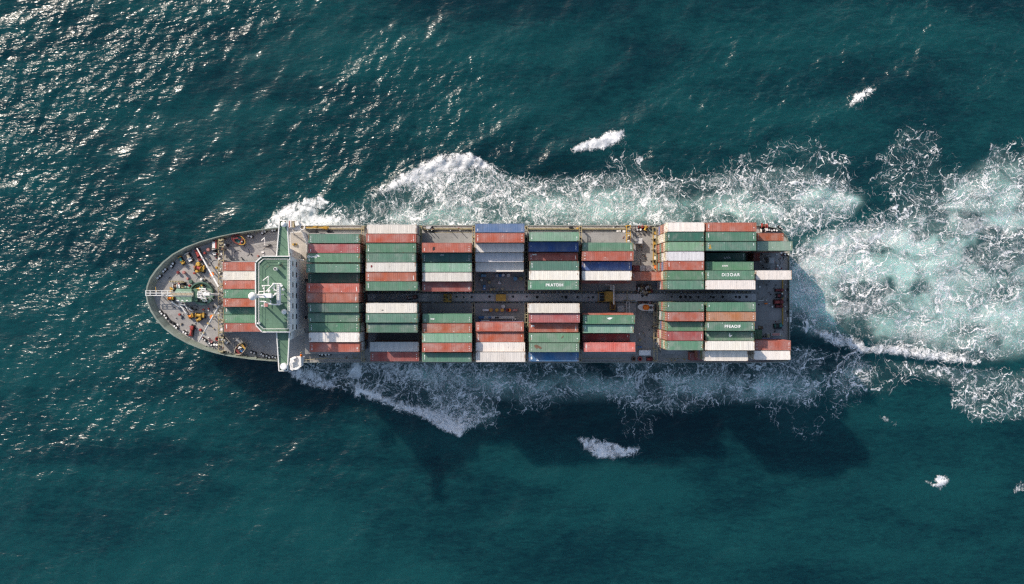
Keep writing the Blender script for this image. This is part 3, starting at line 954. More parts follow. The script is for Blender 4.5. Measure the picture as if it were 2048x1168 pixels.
# bridge wings
for side, poly in ((1, [(553.8, 512.4), (579, 512.4), (574.3, 441), (559.8, 441)]), (-1, [(553.8, 664), (579.3, 664), (575.4, 741.5), (558.6, 741.5)])):
    pz = ROOF - 0.9
    pts = pp(poly, pz)
    MB().prism(pts, pz - 0.25, pz - 0.004).build('wing', M['white_wall'], sup)
    ins = pp([(x + (0.9 if i in (0, 3) else -1.0), y) for i, (x, y) in enumerate(poly)], pz)
    MB().prism(ins, pz - 0.02, pz).build('wing_floor', M['green_deck'], sup)
    m = MB()
    order = [0, 3, 2, 1] if True else None
    for i, j in ((0, 3), (3, 2), (2, 1)):
        p, q = Vector(pts[i] + (0,)), Vector(pts[j] + (0,))
        d = q - p
        c = (p + q) / 2
        m.box((c.x, c.y, pz + 0.08), (d.length, 0.2, 0.6), math.atan2(d.y, d.x))
    m.build('parapet', M['white'], sup)
    # frames across the wing floor whose shadows stripe it
    for k in range(1, 5):
        t = k / 5
        p = Vector(pts[0]).lerp(Vector(pts[3]), t)
        MB().bar((p.x + 0.3, p.y, pz), (p.x + 0.3, p.y, pz + 1.5), 0.05, 5).build('stanchion', M['white'], sup)
    # web that carries the wing
    x0, x1 = pts[1][0] - 0.9, pts[1][0] - 0.6
    y0 = y_hi if side > 0 else y_lo
    y1 = y0 + side * 2.6
    MB().add([(x0, y0, DECK), (x0, y0, pz - 0.3), (x0, y1, pz - 0.3), (x0, y0 + side * 1.2, DECK), (x1, y0, DECK), (x1, y0, pz - 0.3), (x1, y1, pz - 0.3), (x1, y0 + side * 1.2, DECK)],
             [(0, 1, 2, 3), (7, 6, 5, 4), (0, 4, 5, 1), (1, 5, 6, 2), (2, 6, 7, 3), (3, 7, 4, 0)]).build('wing_support', M['white_wall'], sup)
    for k in range(1):
        y = y0 + side * 0.9
        MB().box((x1 + 0.03, y, 24.6 - 1.9 * k), (0.08, 0.9, 1.1)).build('window', M['window'], sup)
    c = P(567.5 if side > 0 else 566.8, 448.5 if side > 0 else 733, pz + 0.9)
    if side > 0:
        o = MB().ball((c[0], c[1], pz + 0.85), 0.68, 16, 9).build('satellite_dome', M['white'], sup, True)
        MB().cyl((c[0], c[1], pz), 0.35, 0.5, 10).build('pedestal', M['grey'], o)
    else:
        o = MB().cyl((c[0], c[1], pz), 0.80, 0.95, 20).build('liferaft_drum', M['white'], sup)
        MB().cyl((c[0], c[1], pz + 0.95), 0.62, 0.06, 20).build('lid', M['white_wall'], o)
# side deck of the block: lower storeys stepping out past the tower on the upper side
lh = MB().prism(pp([(581, 465), (604.5, 463), (614.5, 489), (614.5, 516), (614.5, 541), (581, 541)], 13.4), DECK, 13.36).build('lower_deckhouse', M['white_wall'], sup)
MB().prism(pp([(581.5, 465.6), (604.2, 463.8), (614, 489.4), (614, 541), (581.5, 541)], 13.4), 13.35, 13.4).build('deck_floor', M['house_deck'], lh)
MB().rail([P(583, 465, 13.4), P(604.5, 463.4, 13.4), P(614.2, 489, 13.4), P(614.2, 505, 13.4)], 1.0, 1.6, 0.035).build('guard_rail', M['white'], sup)
o = P(590.5, 489, 13)
w = MB().box((o[0], o[1], 13.6), (1.1, 0.45, 0.4)).build('winch', M['yellow'], sup)
MB().box((o[0] + 0.1, o[1] + 0.05, 13.85), (0.45, 0.35, 0.25)).build('motor', M['dark'], w)
o = P(607, 522, 14)
MB().ball((o[0], o[1], 14), 0.5, 10, 6).build('searchlight', M['yellow'], sup)
MB().bar(P(599, 519, 20), P(608, 520.5, 20), 0.18, 6).build('lamp_arm', M['white'], sup)

# boat platforms behind the wings
for side in (1, -1):
    r = bpy.data.objects.new('boat_platform', None)
    COL.objects.link(r)
    r.parent = ship
    if side > 0:
        z = 17.0
        pl = [(578, 441), (590, 441.5), (603, 444), (611, 449), (610, 455), (606, 460.5), (591, 460.5), (585, 456), (578, 456)]
        MB().prism(pp(pl, z), z - 0.3, z).build('platform', M['white'], r)
        for i, (x, mt) in enumerate(((580.5, 'pink'), (583.5, 'white'), (586.5, 'rope'), (589, 'tan'))):
            c = P(x, 449, z)
            MB().box((c[0], c[1], z + 0.5), (0.26, 1.5, 1.0)).build('raft_crate', M[mt], r)
        c = P(606, 455, z)
        MB().ring((c[0], c[1], z), 0.62, 0.45, 0.7, 18).build('rope_reel', M['white'], r)
        MB().cyl((c[0], c[1], z), 0.44, 0.45, 14).build('rope_coil', M['rope'], r)
        c = P(596, 448, z)
        MB().box((c[0], c[1], z + 0.6), (0.9, 0.9, 1.2), 0.3).build('locker', M['white'], r)
        MB().rail([P(578, 441.5, z), P(600, 443.5, z)], 1.0, 1.2, 0.04).build('guard_rail', M['white'], r)
        MB().bar(P(585, 458, z - 0.2), P(588, 470, DECK + 3.6), 0.16, 6).build('strut', M['white'], r)
        MB().bar(P(603, 458, z - 0.2), P(600, 466, DECK), 0.16, 6).build('strut', M['white'], r)
    else:
        z = 16.0
        pl = [(580, 717), (588, 713), (600, 712), (610, 712.5), (607, 716), (606, 731), (596, 737), (584, 741), (580, 739)]
        MB().prism(pp(pl, z), z - 0.3, z).build('platform', M['white'], r)
        c = P(592, 728, z)
        m = MB()
        for k in range(9):
            a0 = R(150 + 20 * k)
            m.bar((c[0] + 1.25 * math.cos(a0), c[1] + 1.25 * math.sin(a0), z + 0.6), (c[0] + 1.25 * math.cos(a0 + R(20)), c[1] + 1.25 * math.sin(a0 + R(20)), z + 0.6), 0.2, 6)
        m.build('davit_horn', M['white'], r)
        MB().box((P(586, 722, z)[0], P(586, 722, z)[1], z + 0.4), (0.9, 0.8, 0.8), 0.4).build('locker', M['white'], r)
        MB().box((P(589, 716, z)[0], P(589, 716, z)[1], z + 0.35), (1.2, 0.4, 0.7), 0.5).build('locker', M['white_wall'], r)
        MB().box((P(602, 722, z)[0], P(602, 722, z)[1], z + 0.5), (0.5, 2.0, 1.0), 0.05).build('screen_wall', M['white'], r)
        c = P(602.5, 711, z)
        MB().cyl((c[0], c[1], z), 0.33, 0.9, 10, 0.12).build('buoy_cone', M['orange'], r)
        MB().cyl((c[0], c[1] + 0.7, z), 0.18, 0.9, 8, 0.08).build('buoy_cone', M['tan'], r)
        MB().bar(P(588, 730, z - 0.2), P(592, 722, DECK), 0.16, 6).build('strut', M['white'], r)
        MB().bar(P(603, 730, z - 0.2), P(600, 722, DECK), 0.16, 6).build('strut', M['white'], r)

# mast, radar and gear on the bridge roof
mast = bpy.data.objects.new('radar_mast', None)
COL.objects.link(mast)
mast.parent = ship
zt = 38.0


def Q(x, y, z): return P(x, y, z)


c = P(505, 592.5, 33.6)
MB().ball(c, 0.92, 20, 12).build('radome', M['white'], mast, True)
MB().box(((P(511, 591.5, 33)[0] + P(541, 591.5, 33)[0]) / 2, c[1] + 0.1, 32.9), (3.3, 0.85, 0.5)).build('radome_arm', M['white'], mast)
base = P(534, 591, 31)
MB().box((base[0], base[1], 30.0), (1.2, 1.0, 4.0)).build('mast_trunk', M['white'], mast)
c = P(535, 591, 33.5)
MB().box((c[0], c[1], 33.4), (1.7, 1.0, 0.35)).build('crosstree', M['white_wall'], mast)
MB().bar((base[0], base[1], 32), (base[0] + 0.2, base[1], 41.5), 0.16, 8, 0.05).build('topmast', M['white'], mast)
# goal-post frame behind
m = MB()
for a, b in (((554.5, 569, 32), (554.5, 609, 32)), ((558, 569, 32), (558, 609, 32)), ((545, 567, 32), (563, 567.5, 32)), ((543, 609, 32), (560, 609.5, 32)), ((532, 583, 33), (548, 567, 32)), ((541, 596, 32.5), (554, 586, 32)), ((541, 600, 32), (541, 609, 32)), ((549, 587, 32), (554.5, 586.5, 32)), ((544, 575, 32), (553, 582, 32)), ((548.5, 567, 32), (548.5, 582, 31.5)), ((529.5, 603, 31), (543, 608.5, 32))):
    m.bar(P(*a), P(*b), 0.13, 6)
for y in np.arange(571, 609, 4.2):
    m.bar(P(554.5, float(y), 32), P(558, float(y), 32), 0.08, 5)
m.build('lattice', M['white'], mast)
for x, y in ((555, 570), (555, 608), (558, 589), (543, 609), (548, 568)):
    t_, b_2 = P(x, y, 32), None
    MB().bar((t_[0], t_[1], ROOF), t_, 0.13, 6).build('leg', M['white'], mast)
o = MB().box((P(558.8, 589, 31.5)[0], P(0, 589, 31.5)[1], 31.5), (0.55, 4.6, 0.6)).build('radar_scanner', M['white_wall'], mast)
MB().prism(pp([(561, 567), (566, 571), (563, 574), (560, 572)], 32), 31.8, 32.1).build('platform', M['white'], mast)
for x, y, r_ in ((567, 579, 0.22), (539, 582, 0.28), (528, 577, 0.12)):
    c = P(x, y, ROOF + 1)
    MB().bar((c[0], c[1], ROOF), (c[0], c[1], ROOF + 1.2), 0.06, 5).ball((c[0], c[1], ROOF + 1.3), r_ + 0.1, 10, 6).build('aerial', M['white'], mast)
m = MB()
for a, b in (((523.5, 571, 31), (540, 571, 31)), ((528.5, 571, 31), (528.5, 587, 31)), ((524, 571, 31), (526, 574, 31)), ((518, 583, 30), (530, 583, 30)), ((518, 594, 30), (518, 583, 30))):
    m.bar(P(*a), P(*b), 0.11, 5)
m.build('yardarm', M['white'], mast)
m = MB()
for a, b in (((526, 561, 29.6), (536.5, 552.5, 29.6)), ((536.5, 552.5, 29.6), (536.5, 571, 29.6))):
    m.bar(P(*a), P(*b), 0.10, 5)
m.bar(P(536.5, 552.5, 29.6), (P(536.5, 552.5, 29.6)[0], P(536.5, 552.5, 29.6)[1], ROOF), 0.08, 5)
m.bar(P(526, 561, 29.6), (P(526, 561, 29.6)[0], P(526, 561, 29.6)[1], ROOF), 0.08, 5)
m.bar(P(536.5, 571, 29.6), (P(536.5, 571, 29.6)[0], P(536.5, 571, 29.6)[1], ROOF), 0.08, 5)
m.build('signal_frame', M['white'], mast)
# davit crane with a ladder-like arm at the lower side of the roof
m = MB()
m.bar((P(530, 611, ROOF)[0], P(530, 611, ROOF)[1], ROOF), (P(530, 611, 31)[0], P(530, 611, 31)[1], 33.5), 0.2, 8)
m.build('lamp_post', M['white'], mast)
c = P(532.5, 610, 33.6)
MB().box((c[0], c[1], 33.5), (0.75, 0.75, 0.6)).build('lamp_head', M['pink'], mast)
m = MB()
for a, b in (((529, 603, 33.3), (529, 614, 33.3)), ((529, 603, 33.3), (519, 603, 33.3)), ((533, 608, 33.3), (545, 608, 33.3))):
    m.bar(P(*a), P(*b), 0.14, 5)
m.build('lamp_frame', M['white'], mast)
# small gear standing on the roof
c = P(553.5, 538, ROOF)
o = MB().cyl((c[0], c[1], ROOF), 0.36, 1.5, 14).build('exhaust_pipe', M['white'], ship)
MB().cyl((c[0], c[1], ROOF + 1.5), 0.24, 0.03, 12).build('opening', M['dark'], o)
c = P(560, 527, ROOF)
MB().cyl((c[0], c[1], ROOF), 0.25, 0.7, 10).ball((c[0], c[1], ROOF + 0.8), 0.28, 10, 6).build('ventilator', M['green_house'], ship)
c = P(568, 623.5, ROOF + 1)
o = MB().ball((c[0], c[1], ROOF + 0.9), 0.62, 18, 10, 0.8).build('satellite_dome', M['white'], ship, True)
MB().cyl((c[0], c[1], ROOF), 0.4, 0.5, 12).build('pedestal', M['grey'], o)
c = P(519, 646, ROOF)
MB().box((c[0], c[1], ROOF + 0.5), (0.7, 0.35, 1.0), 0.2).build('searchlight', M['white'], ship)

# ------------------------------------------------------------------ the containers
CL, CW, CH = 12.19, 2.44, 2.60
CC = {'green': (0.085, 0.195, 0.128), 'dgreen': (0.045, 0.145, 0.105), 'pgreen': (0.175, 0.30, 0.21), 'sgreen': (0.135, 0.225, 0.142),
      'red': (0.36, 0.092, 0.050), 'maroon': (0.25, 0.060, 0.048), 'crimson': (0.33, 0.085, 0.078), 'orange': (0.42, 0.155, 0.075), 'bright': (0.55, 0.10, 0.065),
      'white': (0.66, 0.61, 0.54), 'grey': (0.56, 0.56, 0.56), 'blue': (0.10, 0.155, 0.33), 'navy': (0.035, 0.08, 0.24), 'azure': (0.035, 0.13, 0.32), 'cream': (0.62, 0.55, 0.38),
      'teal': (0.10, 0.30, 0.28), 'yellow': (0.50, 0.30, 0.06)}
CN = {'green': 'green', 'dgreen': 'dark green', 'pgreen': 'pale green', 'sgreen': 'sage green', 'red': 'rust red', 'maroon': 'maroon', 'crimson': 'crimson', 'orange': 'orange brown',
      'bright': 'bright coral red', 'white': 'white', 'grey': 'grey white', 'blue': 'faded blue', 'navy': 'navy blue', 'azure': 'azure blue', 'cream': 'cream', 'teal': 'teal', 'yellow': 'yellow'}


def unit_box_meshes():
    out = {}
    m = MB()          # walls: sides and ends as folded sheet, slightly inside the frame
    hx, hy, hz = CL / 2 - 0.06, CW / 2 - 0.05, CH
    nn = 20
    for s in (-1, 1):
        vs, fs = [], []
        for i in range(nn * 2 + 1):
            x = -hx + 2 * hx * i / (nn * 2)
            y = s * (hy - (0.05 if i % 2 else 0.0))
            vs += [(x, y, 0.12), (x, y, hz - 0.08)]
        for i in range(nn * 2):
            f = (2 * i, 2 * i + 2, 2 * i + 3, 2 * i + 1)
            fs.append(f if s < 0 else tuple(reversed(f)))
        m.add(vs, fs)
    m.box((-hx + 0.02, 0, hz / 2), (0.05, CW - 0.12, hz - 0.14))
    m.box((0, 0, 0.08), (CL - 0.1, CW - 0.12, 0.14))
    out['side_wall'] = m.mesh('side_wall', M['box'])
    m = MB()          # corrugated roof sheet
    n_, d = 26, 0.010
    vs, fs = [], []
    L2, W2 = CL / 2 - 0.10, CW / 2 - 0.07
    xs = []
    for i in range(n_):
        x0 = -L2 + 2 * L2 * i / n_
        w = 2 * L2 / n_
        xs += [(x0, 0), (x0 + 0.36 * w, 0), (x0 + 0.52 * w, -d), (x0 + 0.84 * w, -d)]
    xs.append((L2, 0))
    for x, dz in xs:
        vs += [(x, -W2, CH - 0.012 + dz), (x, W2, CH - 0.012 + dz)]
    for i in range(len(xs) - 1):
        fs.append((2 * i, 2 * i + 2, 2 * i + 3, 2 * i + 1))
    m.add(vs, fs)
    out['roof_sheet'] = m.mesh('roof_sheet', M['roof'])
    m = MB()          # frame: rails and posts
    for s in (-1, 1):
        m.box((0, s * (CW / 2 - 0.05), CH - 0.05), (CL - 0.2, 0.10, 0.10))
        m.box((0, s * (CW / 2 - 0.05), 0.08), (CL - 0.2, 0.10, 0.16))
        for e in (-1, 1):
            m.box((e * (CL / 2 - 0.08), s * (CW / 2 - 0.08), CH / 2), (0.16, 0.16, CH - 0.3))
    for e in (-1, 1):
        m.box((e * (CL / 2 - 0.13), 0, CH - 0.055), (0.24, CW - 0.2, 0.105))
        m.box((e * (CL / 2 - 0.06), 0, 0.08), (0.12, CW - 0.2, 0.15))
    out['frame'] = m.mesh('frame', M['box'])
    m = MB().box((0, 0, 0), (0.19, 0.19, 0.15))
    out['corner_casting'] = m.mesh('corner_casting', M['box'])
    m = MB().box((CL / 2 - 0.03, 0, CH / 2), (0.05, CW - 0.32, CH - 0.34))
    out['door'] = m.mesh('door', M['box'])
    m = MB()
    for y in (-0.85, -0.30, 0.30, 0.85):
        m.bar((CL / 2 + 0.02, y, 0.2), (CL / 2 + 0.02, y, CH - 0.2), 0.03, 5)
    out['lock_bar'] = m.mesh('lock_bar', M['grey'])
    for k in range(10):   # illegible little codes stencilled at the roof ends
        r = random.Random(k)
        m = MB()
        for e in (-1, 1):
            y = -0.75
            while y < 0.75:
                h = r.uniform(0.07, 0.2)
                if r.random() < (0.85 if (k + e) % 3 else 0.4):
                    m.box((e * (CL / 2 - 0.62) + r.uniform(-0.03, 0.03), y, CH + 0.004), (r.uniform(0.10, 0.24), h, 0.006))
                y += h + 0.06 if r.random() < 0.75 else h + 0.35
        for q in range(1 if k % 3 == 0 else 0):
            m.box((r.uniform(-5, 5), r.uniform(-0.9, 0.9), CH + 0.004), (0.16, 0.12, 0.006))
        out['marking%d' % k] = m.mesh('marking', M['mark'])
    return out


UM = unit_box_meshes()
CAST = [(sx * (CL / 2 - 0.09), sy * (CW / 2 - 0.09), CH - 0.06) for sx in (-1, 1) for sy in (-1, 1)]


def container(x0, x1, y0, y1, ztop, col, h=CH, flip=False, full=True, mk=None):
    """one container whose top face fills the given patch of the photograph at its own height"""
    a, b = P(x0, y1, ztop), P(x1, y0, ztop)
    v_ = 0.02 if col in ('white', 'grey', 'cream') else 0.09
    rgb = np.array(CC[col]) * random.uniform(0.86, 1.10) * np.array([random.uniform(1 - v_, 1 + v_) for _ in range(3)])
    sc = ((b[0] - a[0]) / CL, (b[1] - a[1]) / CW, h / CH)
    r = bpy.data.objects.new('shipping_container', None)
    COL.objects.link(r)
    r.location = ((a[0] + b[0]) / 2, (a[1] + b[1]) / 2, ztop - h)
    r.scale = sc
    if flip: r.rotation_euler = (0, 0, math.pi)
    r.empty_display_size = 0.5
    for k in ('side_wall', 'frame', 'door', 'lock_bar') + (('roof_sheet',) if full else ()):
        if k == 'lock_bar' and not (full is False or True): continue
        o = link(k, UM[k], r, color=rgb)
    if not full:
        pass
    else:
        for c in CAST:
            f = np.array((0.30, 0.16, 0.07)) if col in ('white', 'cream', 'grey') and random.random() < 0.65 else rgb * 0.8
            link('corner_casting', UM['corner_casting'], r, loc=c, color=f)
        link('marking', UM['marking%d' % (mk if mk is not None else random.randrange(10))], r)['kind'] = 'stuff'
    return r


ORD = ['', 'topmost', 'second', 'third', 'fourth', 'fifth', 'sixth', 'seventh', 'eighth', 'ninth', 'tenth', 'eleventh', 'twelfth', 'thirteenth']
BAYN = {'F': 'in the block before the bridge', '1': 'in the first block behind the bridge', '2': 'in the second block behind the bridge', '3': 'in the block left of the drums',
        '4': 'in the block around the drums', '5': 'in the block right of the drums', '6': 'in the block left of the lifeboat', '7': 'in the block right of the lifeboat',
        '8': 'in the block before the stern deck', '9': 'of those over the stern deck'}
# block, top edge, bottom edge, left, right (photo pixels of the roof), colour, tiers
BOX = [
 ('F', 524, 541.5, 445, 547, 'red', 2.0), ('F', 542.6, 560, 445.5, 547, 'white', 2.0), ('F', 561, 577.6, 445.5, 547, 'red', 2.0), ('F', 579, 596, 446, 547, 'green', 2.0), ('F', 597, 613.5, 446, 547, 'red', 2.0),
 ('F', 614.6, 628.7, 448, 547, 'dgreen', 1.45), ('F', 629.3, 645.6, 447, 547, 'green', 1.75), ('F', 646.4, 663.3, 448, 547, 'red', 1.9),
 ('1', 467.7, 486, 616.5, 719.5, 'green', 5), ('1', 488, 505.8, 616, 720, 'crimson', 5), ('1', 506.8, 524.5, 612.8, 720, 'green', 5.05), ('1', 527.5, 545, 612.5, 720, 'green', 5.05), ('1', 546.6, 565.6, 616, 719.5, 'dgreen', 4.1),
 ('1', 566.8, 585.3, 613, 718.5, 'red', 5), ('1', 586.3, 605, 612.3, 717, 'red', 5), ('1', 607, 624.6, 616, 717.5, 'green', 5.05), ('1', 626.3, 644, 616, 718.5, 'green', 4.85), ('1', 645.6, 663.6, 617.5, 718.8, 'green', 4.85),
 ('1', 665, 684, 617.5, 718.8, 'white', 5), ('1', 685.2, 704, 619, 719.3, 'red', 4.85),
 ('2', 449, 467, 733.8, 833, 'white', 5), ('2', 467.6, 485, 731.8, 832, 'red', 5), ('2', 487, 505, 731.8, 832, 'green', 5), ('2', 506.4, 524, 731.8, 831, 'green', 5), ('2', 525, 543.4, 731.5, 831.5, 'white', 5), ('2', 544.8, 562.3, 731.3, 832, 'red', 5), ('2', 563, 581.3, 731.3, 835, 'green', 5),
 ('2', 606, 625.8, 732, 833.5, 'white', 5), ('2', 627, 645, 731.5, 835, 'green', 5), ('2', 647, 665, 733, 835, 'green', 4.82), ('2', 684.2, 703.2, 739.5, 837.5, 'grey', 3), ('2', 704.2, 722.5, 740.5, 838, 'maroon', 3),
 ('3', 485.6, 504.6, 843.8, 943, 'red', 5), ('3', 506.7, 524.5, 844.2, 943, 'dgreen', 4.0), ('3', 526, 543.6, 844.4, 943.3, 'pgreen', 4.35), ('3', 545, 562.6, 844.4, 943.2, 'white', 4.35), ('3', 564.4, 583, 844.4, 943, 'maroon', 3.92),
 ('3', 627.7, 645.5, 845.2, 943.6, 'green', 4.15), ('3', 647, 665.6, 844, 943.6, 'red', 4.35), ('3', 666.7, 684.8, 844, 943.6, 'pgreen', 4.9), ('3', 685.9, 704, 844, 943.4, 'red', 4.9), ('3', 705.8, 723.8, 844.2, 943, 'green', 4.5),
 ('4', 447.2, 464.7, 950.6, 1049, 'blue', 5), ('4', 466, 485, 950.4, 1049, 'red', 5), ('4', 486.9, 504.6, 950.8, 1048, 'white', 4.3), ('4', 506, 524, 950.7, 1047.6, 'grey', 3.75), ('4', 524.8, 543.3, 951, 1047.3, 'white', 3.2),
 ('4', 644.3, 662.8, 951.4, 1047.6, 'red', 4.2), ('4', 664.3, 683.7, 951.6, 1048, 'red', 4.0), ('4', 684.5, 703.2, 951.6, 1050, 'white', 4.1), ('4', 704.2, 723.8, 951.9, 1050.6, 'white', 4.3),
 ('5', 464, 482, 1058.6, 1158.6, 'pgreen', 5), ('5', 484.3, 503.3, 1057, 1157, 'navy', 4.0), ('5', 505.3, 521, 1057, 1156, 'maroon', 3.6), ('5', 522.2, 540.6, 1059, 1158, 'green', 5), ('5', 541.4, 560, 1058.6, 1158.4, 'white', 5), ('5', 560.9, 579.2, 1056.5, 1157.4, 'green', 5),
 ('5', 606.9, 625.8, 1055.5, 1159.6, 'white', 5.2), ('5', 626.8, 645, 1058, 1159.6, 'crimson', 5.05), ('5', 646.6, 664.2, 1057.6, 1156.6, 'red', 4.6), ('5', 666, 684.7, 1058, 1159.5, 'sgreen', 5), ('5', 685.9, 704, 1058.4, 1158.3, 'sgreen', 5), ('5', 704.6, 722.8, 1057.3, 1157.3, 'azure', 4.4),
 ('6', 485, 502, 1165, 1267.2, 'green', 4.3), ('6', 502.7, 521.4, 1164.6, 1267.4, 'red', 4.5), ('6', 523.3, 541, 1164.3, 1263.8, 'navy', 3.8), ('6', 542, 560.4, 1164, 1263.8, 'white', 4.5),
 ('6', 630.4, 647.8, 1166, 1270, 'green', 4.6), ('6', 649.3, 665.9, 1165.7, 1267.6, 'pgreen', 4.4), ('6', 667.8, 682.8, 1165, 1259.6, 'maroon', 3.0), ('6', 685.3, 703.6, 1167.3, 1270.6, 'bright', 4.6),
 ('7', 444.6, 463, 1335.5, 1409, 'white', 6), ('7', 464.6, 482, 1334, 1408.3, 'dgreen', 6), ('7', 483.7, 501.7, 1334, 1408.3, 'pgreen', 6), ('7', 503.2, 521.4, 1334.3, 1408.3, 'grey', 6), ('7', 522.4, 540, 1334.4, 1408.2, 'red', 6), ('7', 541.7, 559.6, 1334, 1408.3, 'green', 6), ('7', 560.9, 578.6, 1333.3, 1408, 'green', 6),
 ('7', 604.4, 622.6, 1333.4, 1408, 'green', 6), ('7', 624.1, 642.3, 1333.5, 1408.2, 'red', 6), ('7', 644.2, 661.7, 1334, 1407, 'green', 5.58), ('7', 663.1, 681, 1333.6, 1406.8, 'maroon', 6), ('7', 682, 700.2, 1333.6, 1406.4, 'green', 6),
 ('8', 445, 462.8, 1412.4, 1513, 'red', 6), ('8', 464, 482, 1412, 1512.6, 'green', 6), ('8', 483.6, 501, 1412, 1512.3, 'green', 6), ('8', 506, 521.3, 1412, 1491, 'dgreen', 3.2), ('8', 523.1, 540.2, 1411.3, 1507.3, 'green', 5.25), ('8', 541, 559.2, 1411.2, 1509, 'green', 6), ('8', 560.3, 578.7, 1411.4, 1510.8, 'white', 6),
 ('8', 604.4, 622.6, 1413.4, 1511.4, 'green', 6), ('8', 624, 642, 1413.4, 1511.8, 'orange', 6), ('8', 643.8, 661.7, 1411.5, 1509.6, 'green', 6), ('8', 663.3, 681, 1411, 1508.5, 'green', 5.52), ('8', 682.1, 700.5, 1411, 1509.2, 'white', 6), ('8', 702, 721.8, 1409.8, 1496, 'white', 5.5),
 ('9', 466, 481.4, 1514, 1567.2, 'red', 4.2), ('9', 482.7, 501, 1513.6, 1585, 'pgreen', 5.3), ('9', 540.8, 559.2, 1511.6, 1583.6, 'white', 5.9), ('9', 681.2, 700.4, 1510.4, 1581.7, 'red', 5.2), ('9', 701.6, 719.5, 1508, 1581, 'white', 5.3),
]
SPECIAL = {  # a few that show a name, an emblem or damage of their own
 ('5', 6): 'green container lettered in blocky white capitals, beside the walkway right of the drums',
 ('8', 6): 'green container lettered DI3OAR in white capitals near the stern deck',
 ('8', 10): 'green container lettered PFEAOIF in white capitals in the last full block',
 ('1', 3): 'green container with white script and a leaf emblem, right behind the bridge',
 ('2', 5): 'white container with a small red oval badge, in the second block behind the bridge',
 ('6', 5): 'green container with a white wing emblem at its middle, in front of the lifeboat',
 ('6', 8): 'bright coral red container standing alone at the lower edge, left of the white tank',
 ('9', 3): 'white container reaching over the stern deck alone, right of the DI3OAR box',
 ('5', 12): 'azure blue container at the lower rail, right of the drums',
 ('4', 1): 'faded blue container at the upper rail, above the drums',
}
random.seed(3)
count = {}
TOPS = {}
CELLS = []
for bay, y0, y1, x0, x1, col, n in BOX:
    count[bay] = k = count.get(bay, 0) + 1
    base = HATCH if bay != '9' else DECK
    if bay == '9': n = n - 0.0
    ztop = base + CH * n
    flip = bay in '789F' or bay == '6'
    c = container(x0, x1, y0, y1, ztop, col, flip=flip)
    pos = ORD[k]
    lab = SPECIAL.get((bay, k)) or '%s container, %s %s' % (CN[col], 'topmost' if k == 1 else pos + ' from the top', BAYN[bay])
    thing(c, lab, 'container', 'containers in the top tier')
    TOPS[(bay, k)] = (c, ztop, x0, x1, y0, y1, col, base, n)

# lower tiers: those whose ends or sides the photograph shows are containers of their own, the buried rest is one mass
LOWCOL = ['red', 'white', 'pgreen', 'maroon', 'cream', 'teal', 'green', 'crimson', 'grey', 'red', 'orange', 'green', 'white', 'blue']
buried = {c_: MB() for c_ in ('red', 'green', 'maroon', 'grey', 'dgreen', 'azure')}
for (bay, k), (c, ztop, x0, x1, y0, y1, col, base, n) in TOPS.items():
    left = ztop - CH - base
    if left < 0.3: continue
    tiers = max(1, round(left / CH))
    h = left / tiers
    show = {'1': 2, '2': 2, '7': 4, '3': 1, '9': 1 if k in (1, 5) else 3}.get(bay, 0)
    if (bay, k) in (('6', 4), ('6', 5), ('4', 5), ('2', 1)): show = max(show, 1)
    sx, sy = c.scale[0] * CL, c.scale[1] * CW
    for t in range(tiers):
        zt_ = ztop - CH - h * t
        if t < show:
            lc = LOWCOL[(k * 5 + t * 3 + ord(bay)) % len(LOWCOL)] if random.random() < 0.85 else random.choice(LOWCOL)
            if bay == '7' and t == 0: lc = ['white', 'cream', 'cream', 'cream', 'red', 'green', 'green', 'sgreen', 'sgreen', 'sgreen', 'red', 'cream'][k - 1]
            if bay == '1' and k in (11, 12): lc = 'grey'
            o = container(0, 1, 0, 1, 10, lc, full=(bay, k) in (('6', 4), ('6', 5)))
            o.location = (c.location[0], c.location[1], zt_ - h)
            o.scale = (c.scale[0], c.scale[1] * 0.995, h / CH)
            o.rotation_euler = c.rotation_euler
            if (bay, k) == ('6', 4): o.location[1] -= 0.75
            if (bay, k) == ('6', 5): o.location[1] += 0.45
            where = ['one down in', 'two down in', 'three down in', 'four down in'][t]
            thing(o, '%s container %s the %s stack %s' % (CN[lc], where, ORD[k], BAYN[bay]), 'container', 'containers in the lower tiers')
        else:
            hgt = zt_ - (base)
            nt = max(1, round(hgt / CH))
            for q in range(nt):
                buried[random.choice(list(buried))].box((c.location[0], c.location[1], base + hgt * (q + 0.5) / nt), (sx - 0.15, sy - 0.12, hgt / nt - 0.06))
            break
for c_, mb_ in buried.items():
    b_ = mb_.build('stacked_cargo', M['box'], None)
    b_.color = CC[c_] + (1,)
    b_['kind'] = 'stuff'
    b_['label'] = '%s containers buried in the lower tiers of the stacks' % CN[c_]

# single boxes between the blocks
for x0, x1, y0, y1, col, n, lab in ((1264.6, 1327, 543.2, 561, 'red', 3, 'short red container bridging the gap between the navy box and the block behind the lifeboat'),
                                    (1266.5, 1279, 530.5, 542, 'maroon', 2, 'small dark maroon box at the foot of the pale deck, left of two white boxes'),
                                    (1280, 1291, 531, 541.8, 'grey', 2, 'small grey white box between a maroon and a white box'),
                                    (1292, 1305, 531, 541.8, 'white', 2, 'small white box at the right of three on the pale deck'),
                                    (1507.5, 1520, 505.5, 521.5, 'maroon', 2.6, 'small maroon container on the stern deck under the pale green box'),
                                    (1509.5, 1524.5, 660, 678, 'green', 3.2, 'green container end sticking out past the lettered boxes onto the stern deck'),
                                    (1380, 1408, 705, 721, 'maroon', 1.0, 'low maroon container at the lower rail, left of the last white box')):
    c = container(x0, x1, y0, y1, HATCH + CH * n - (1.15 if x0 > 1411 else 0), col, h=CH * n if n > 1 else CH, mk=2)
    thing(c, lab, 'container', 'single boxes between the blocks')


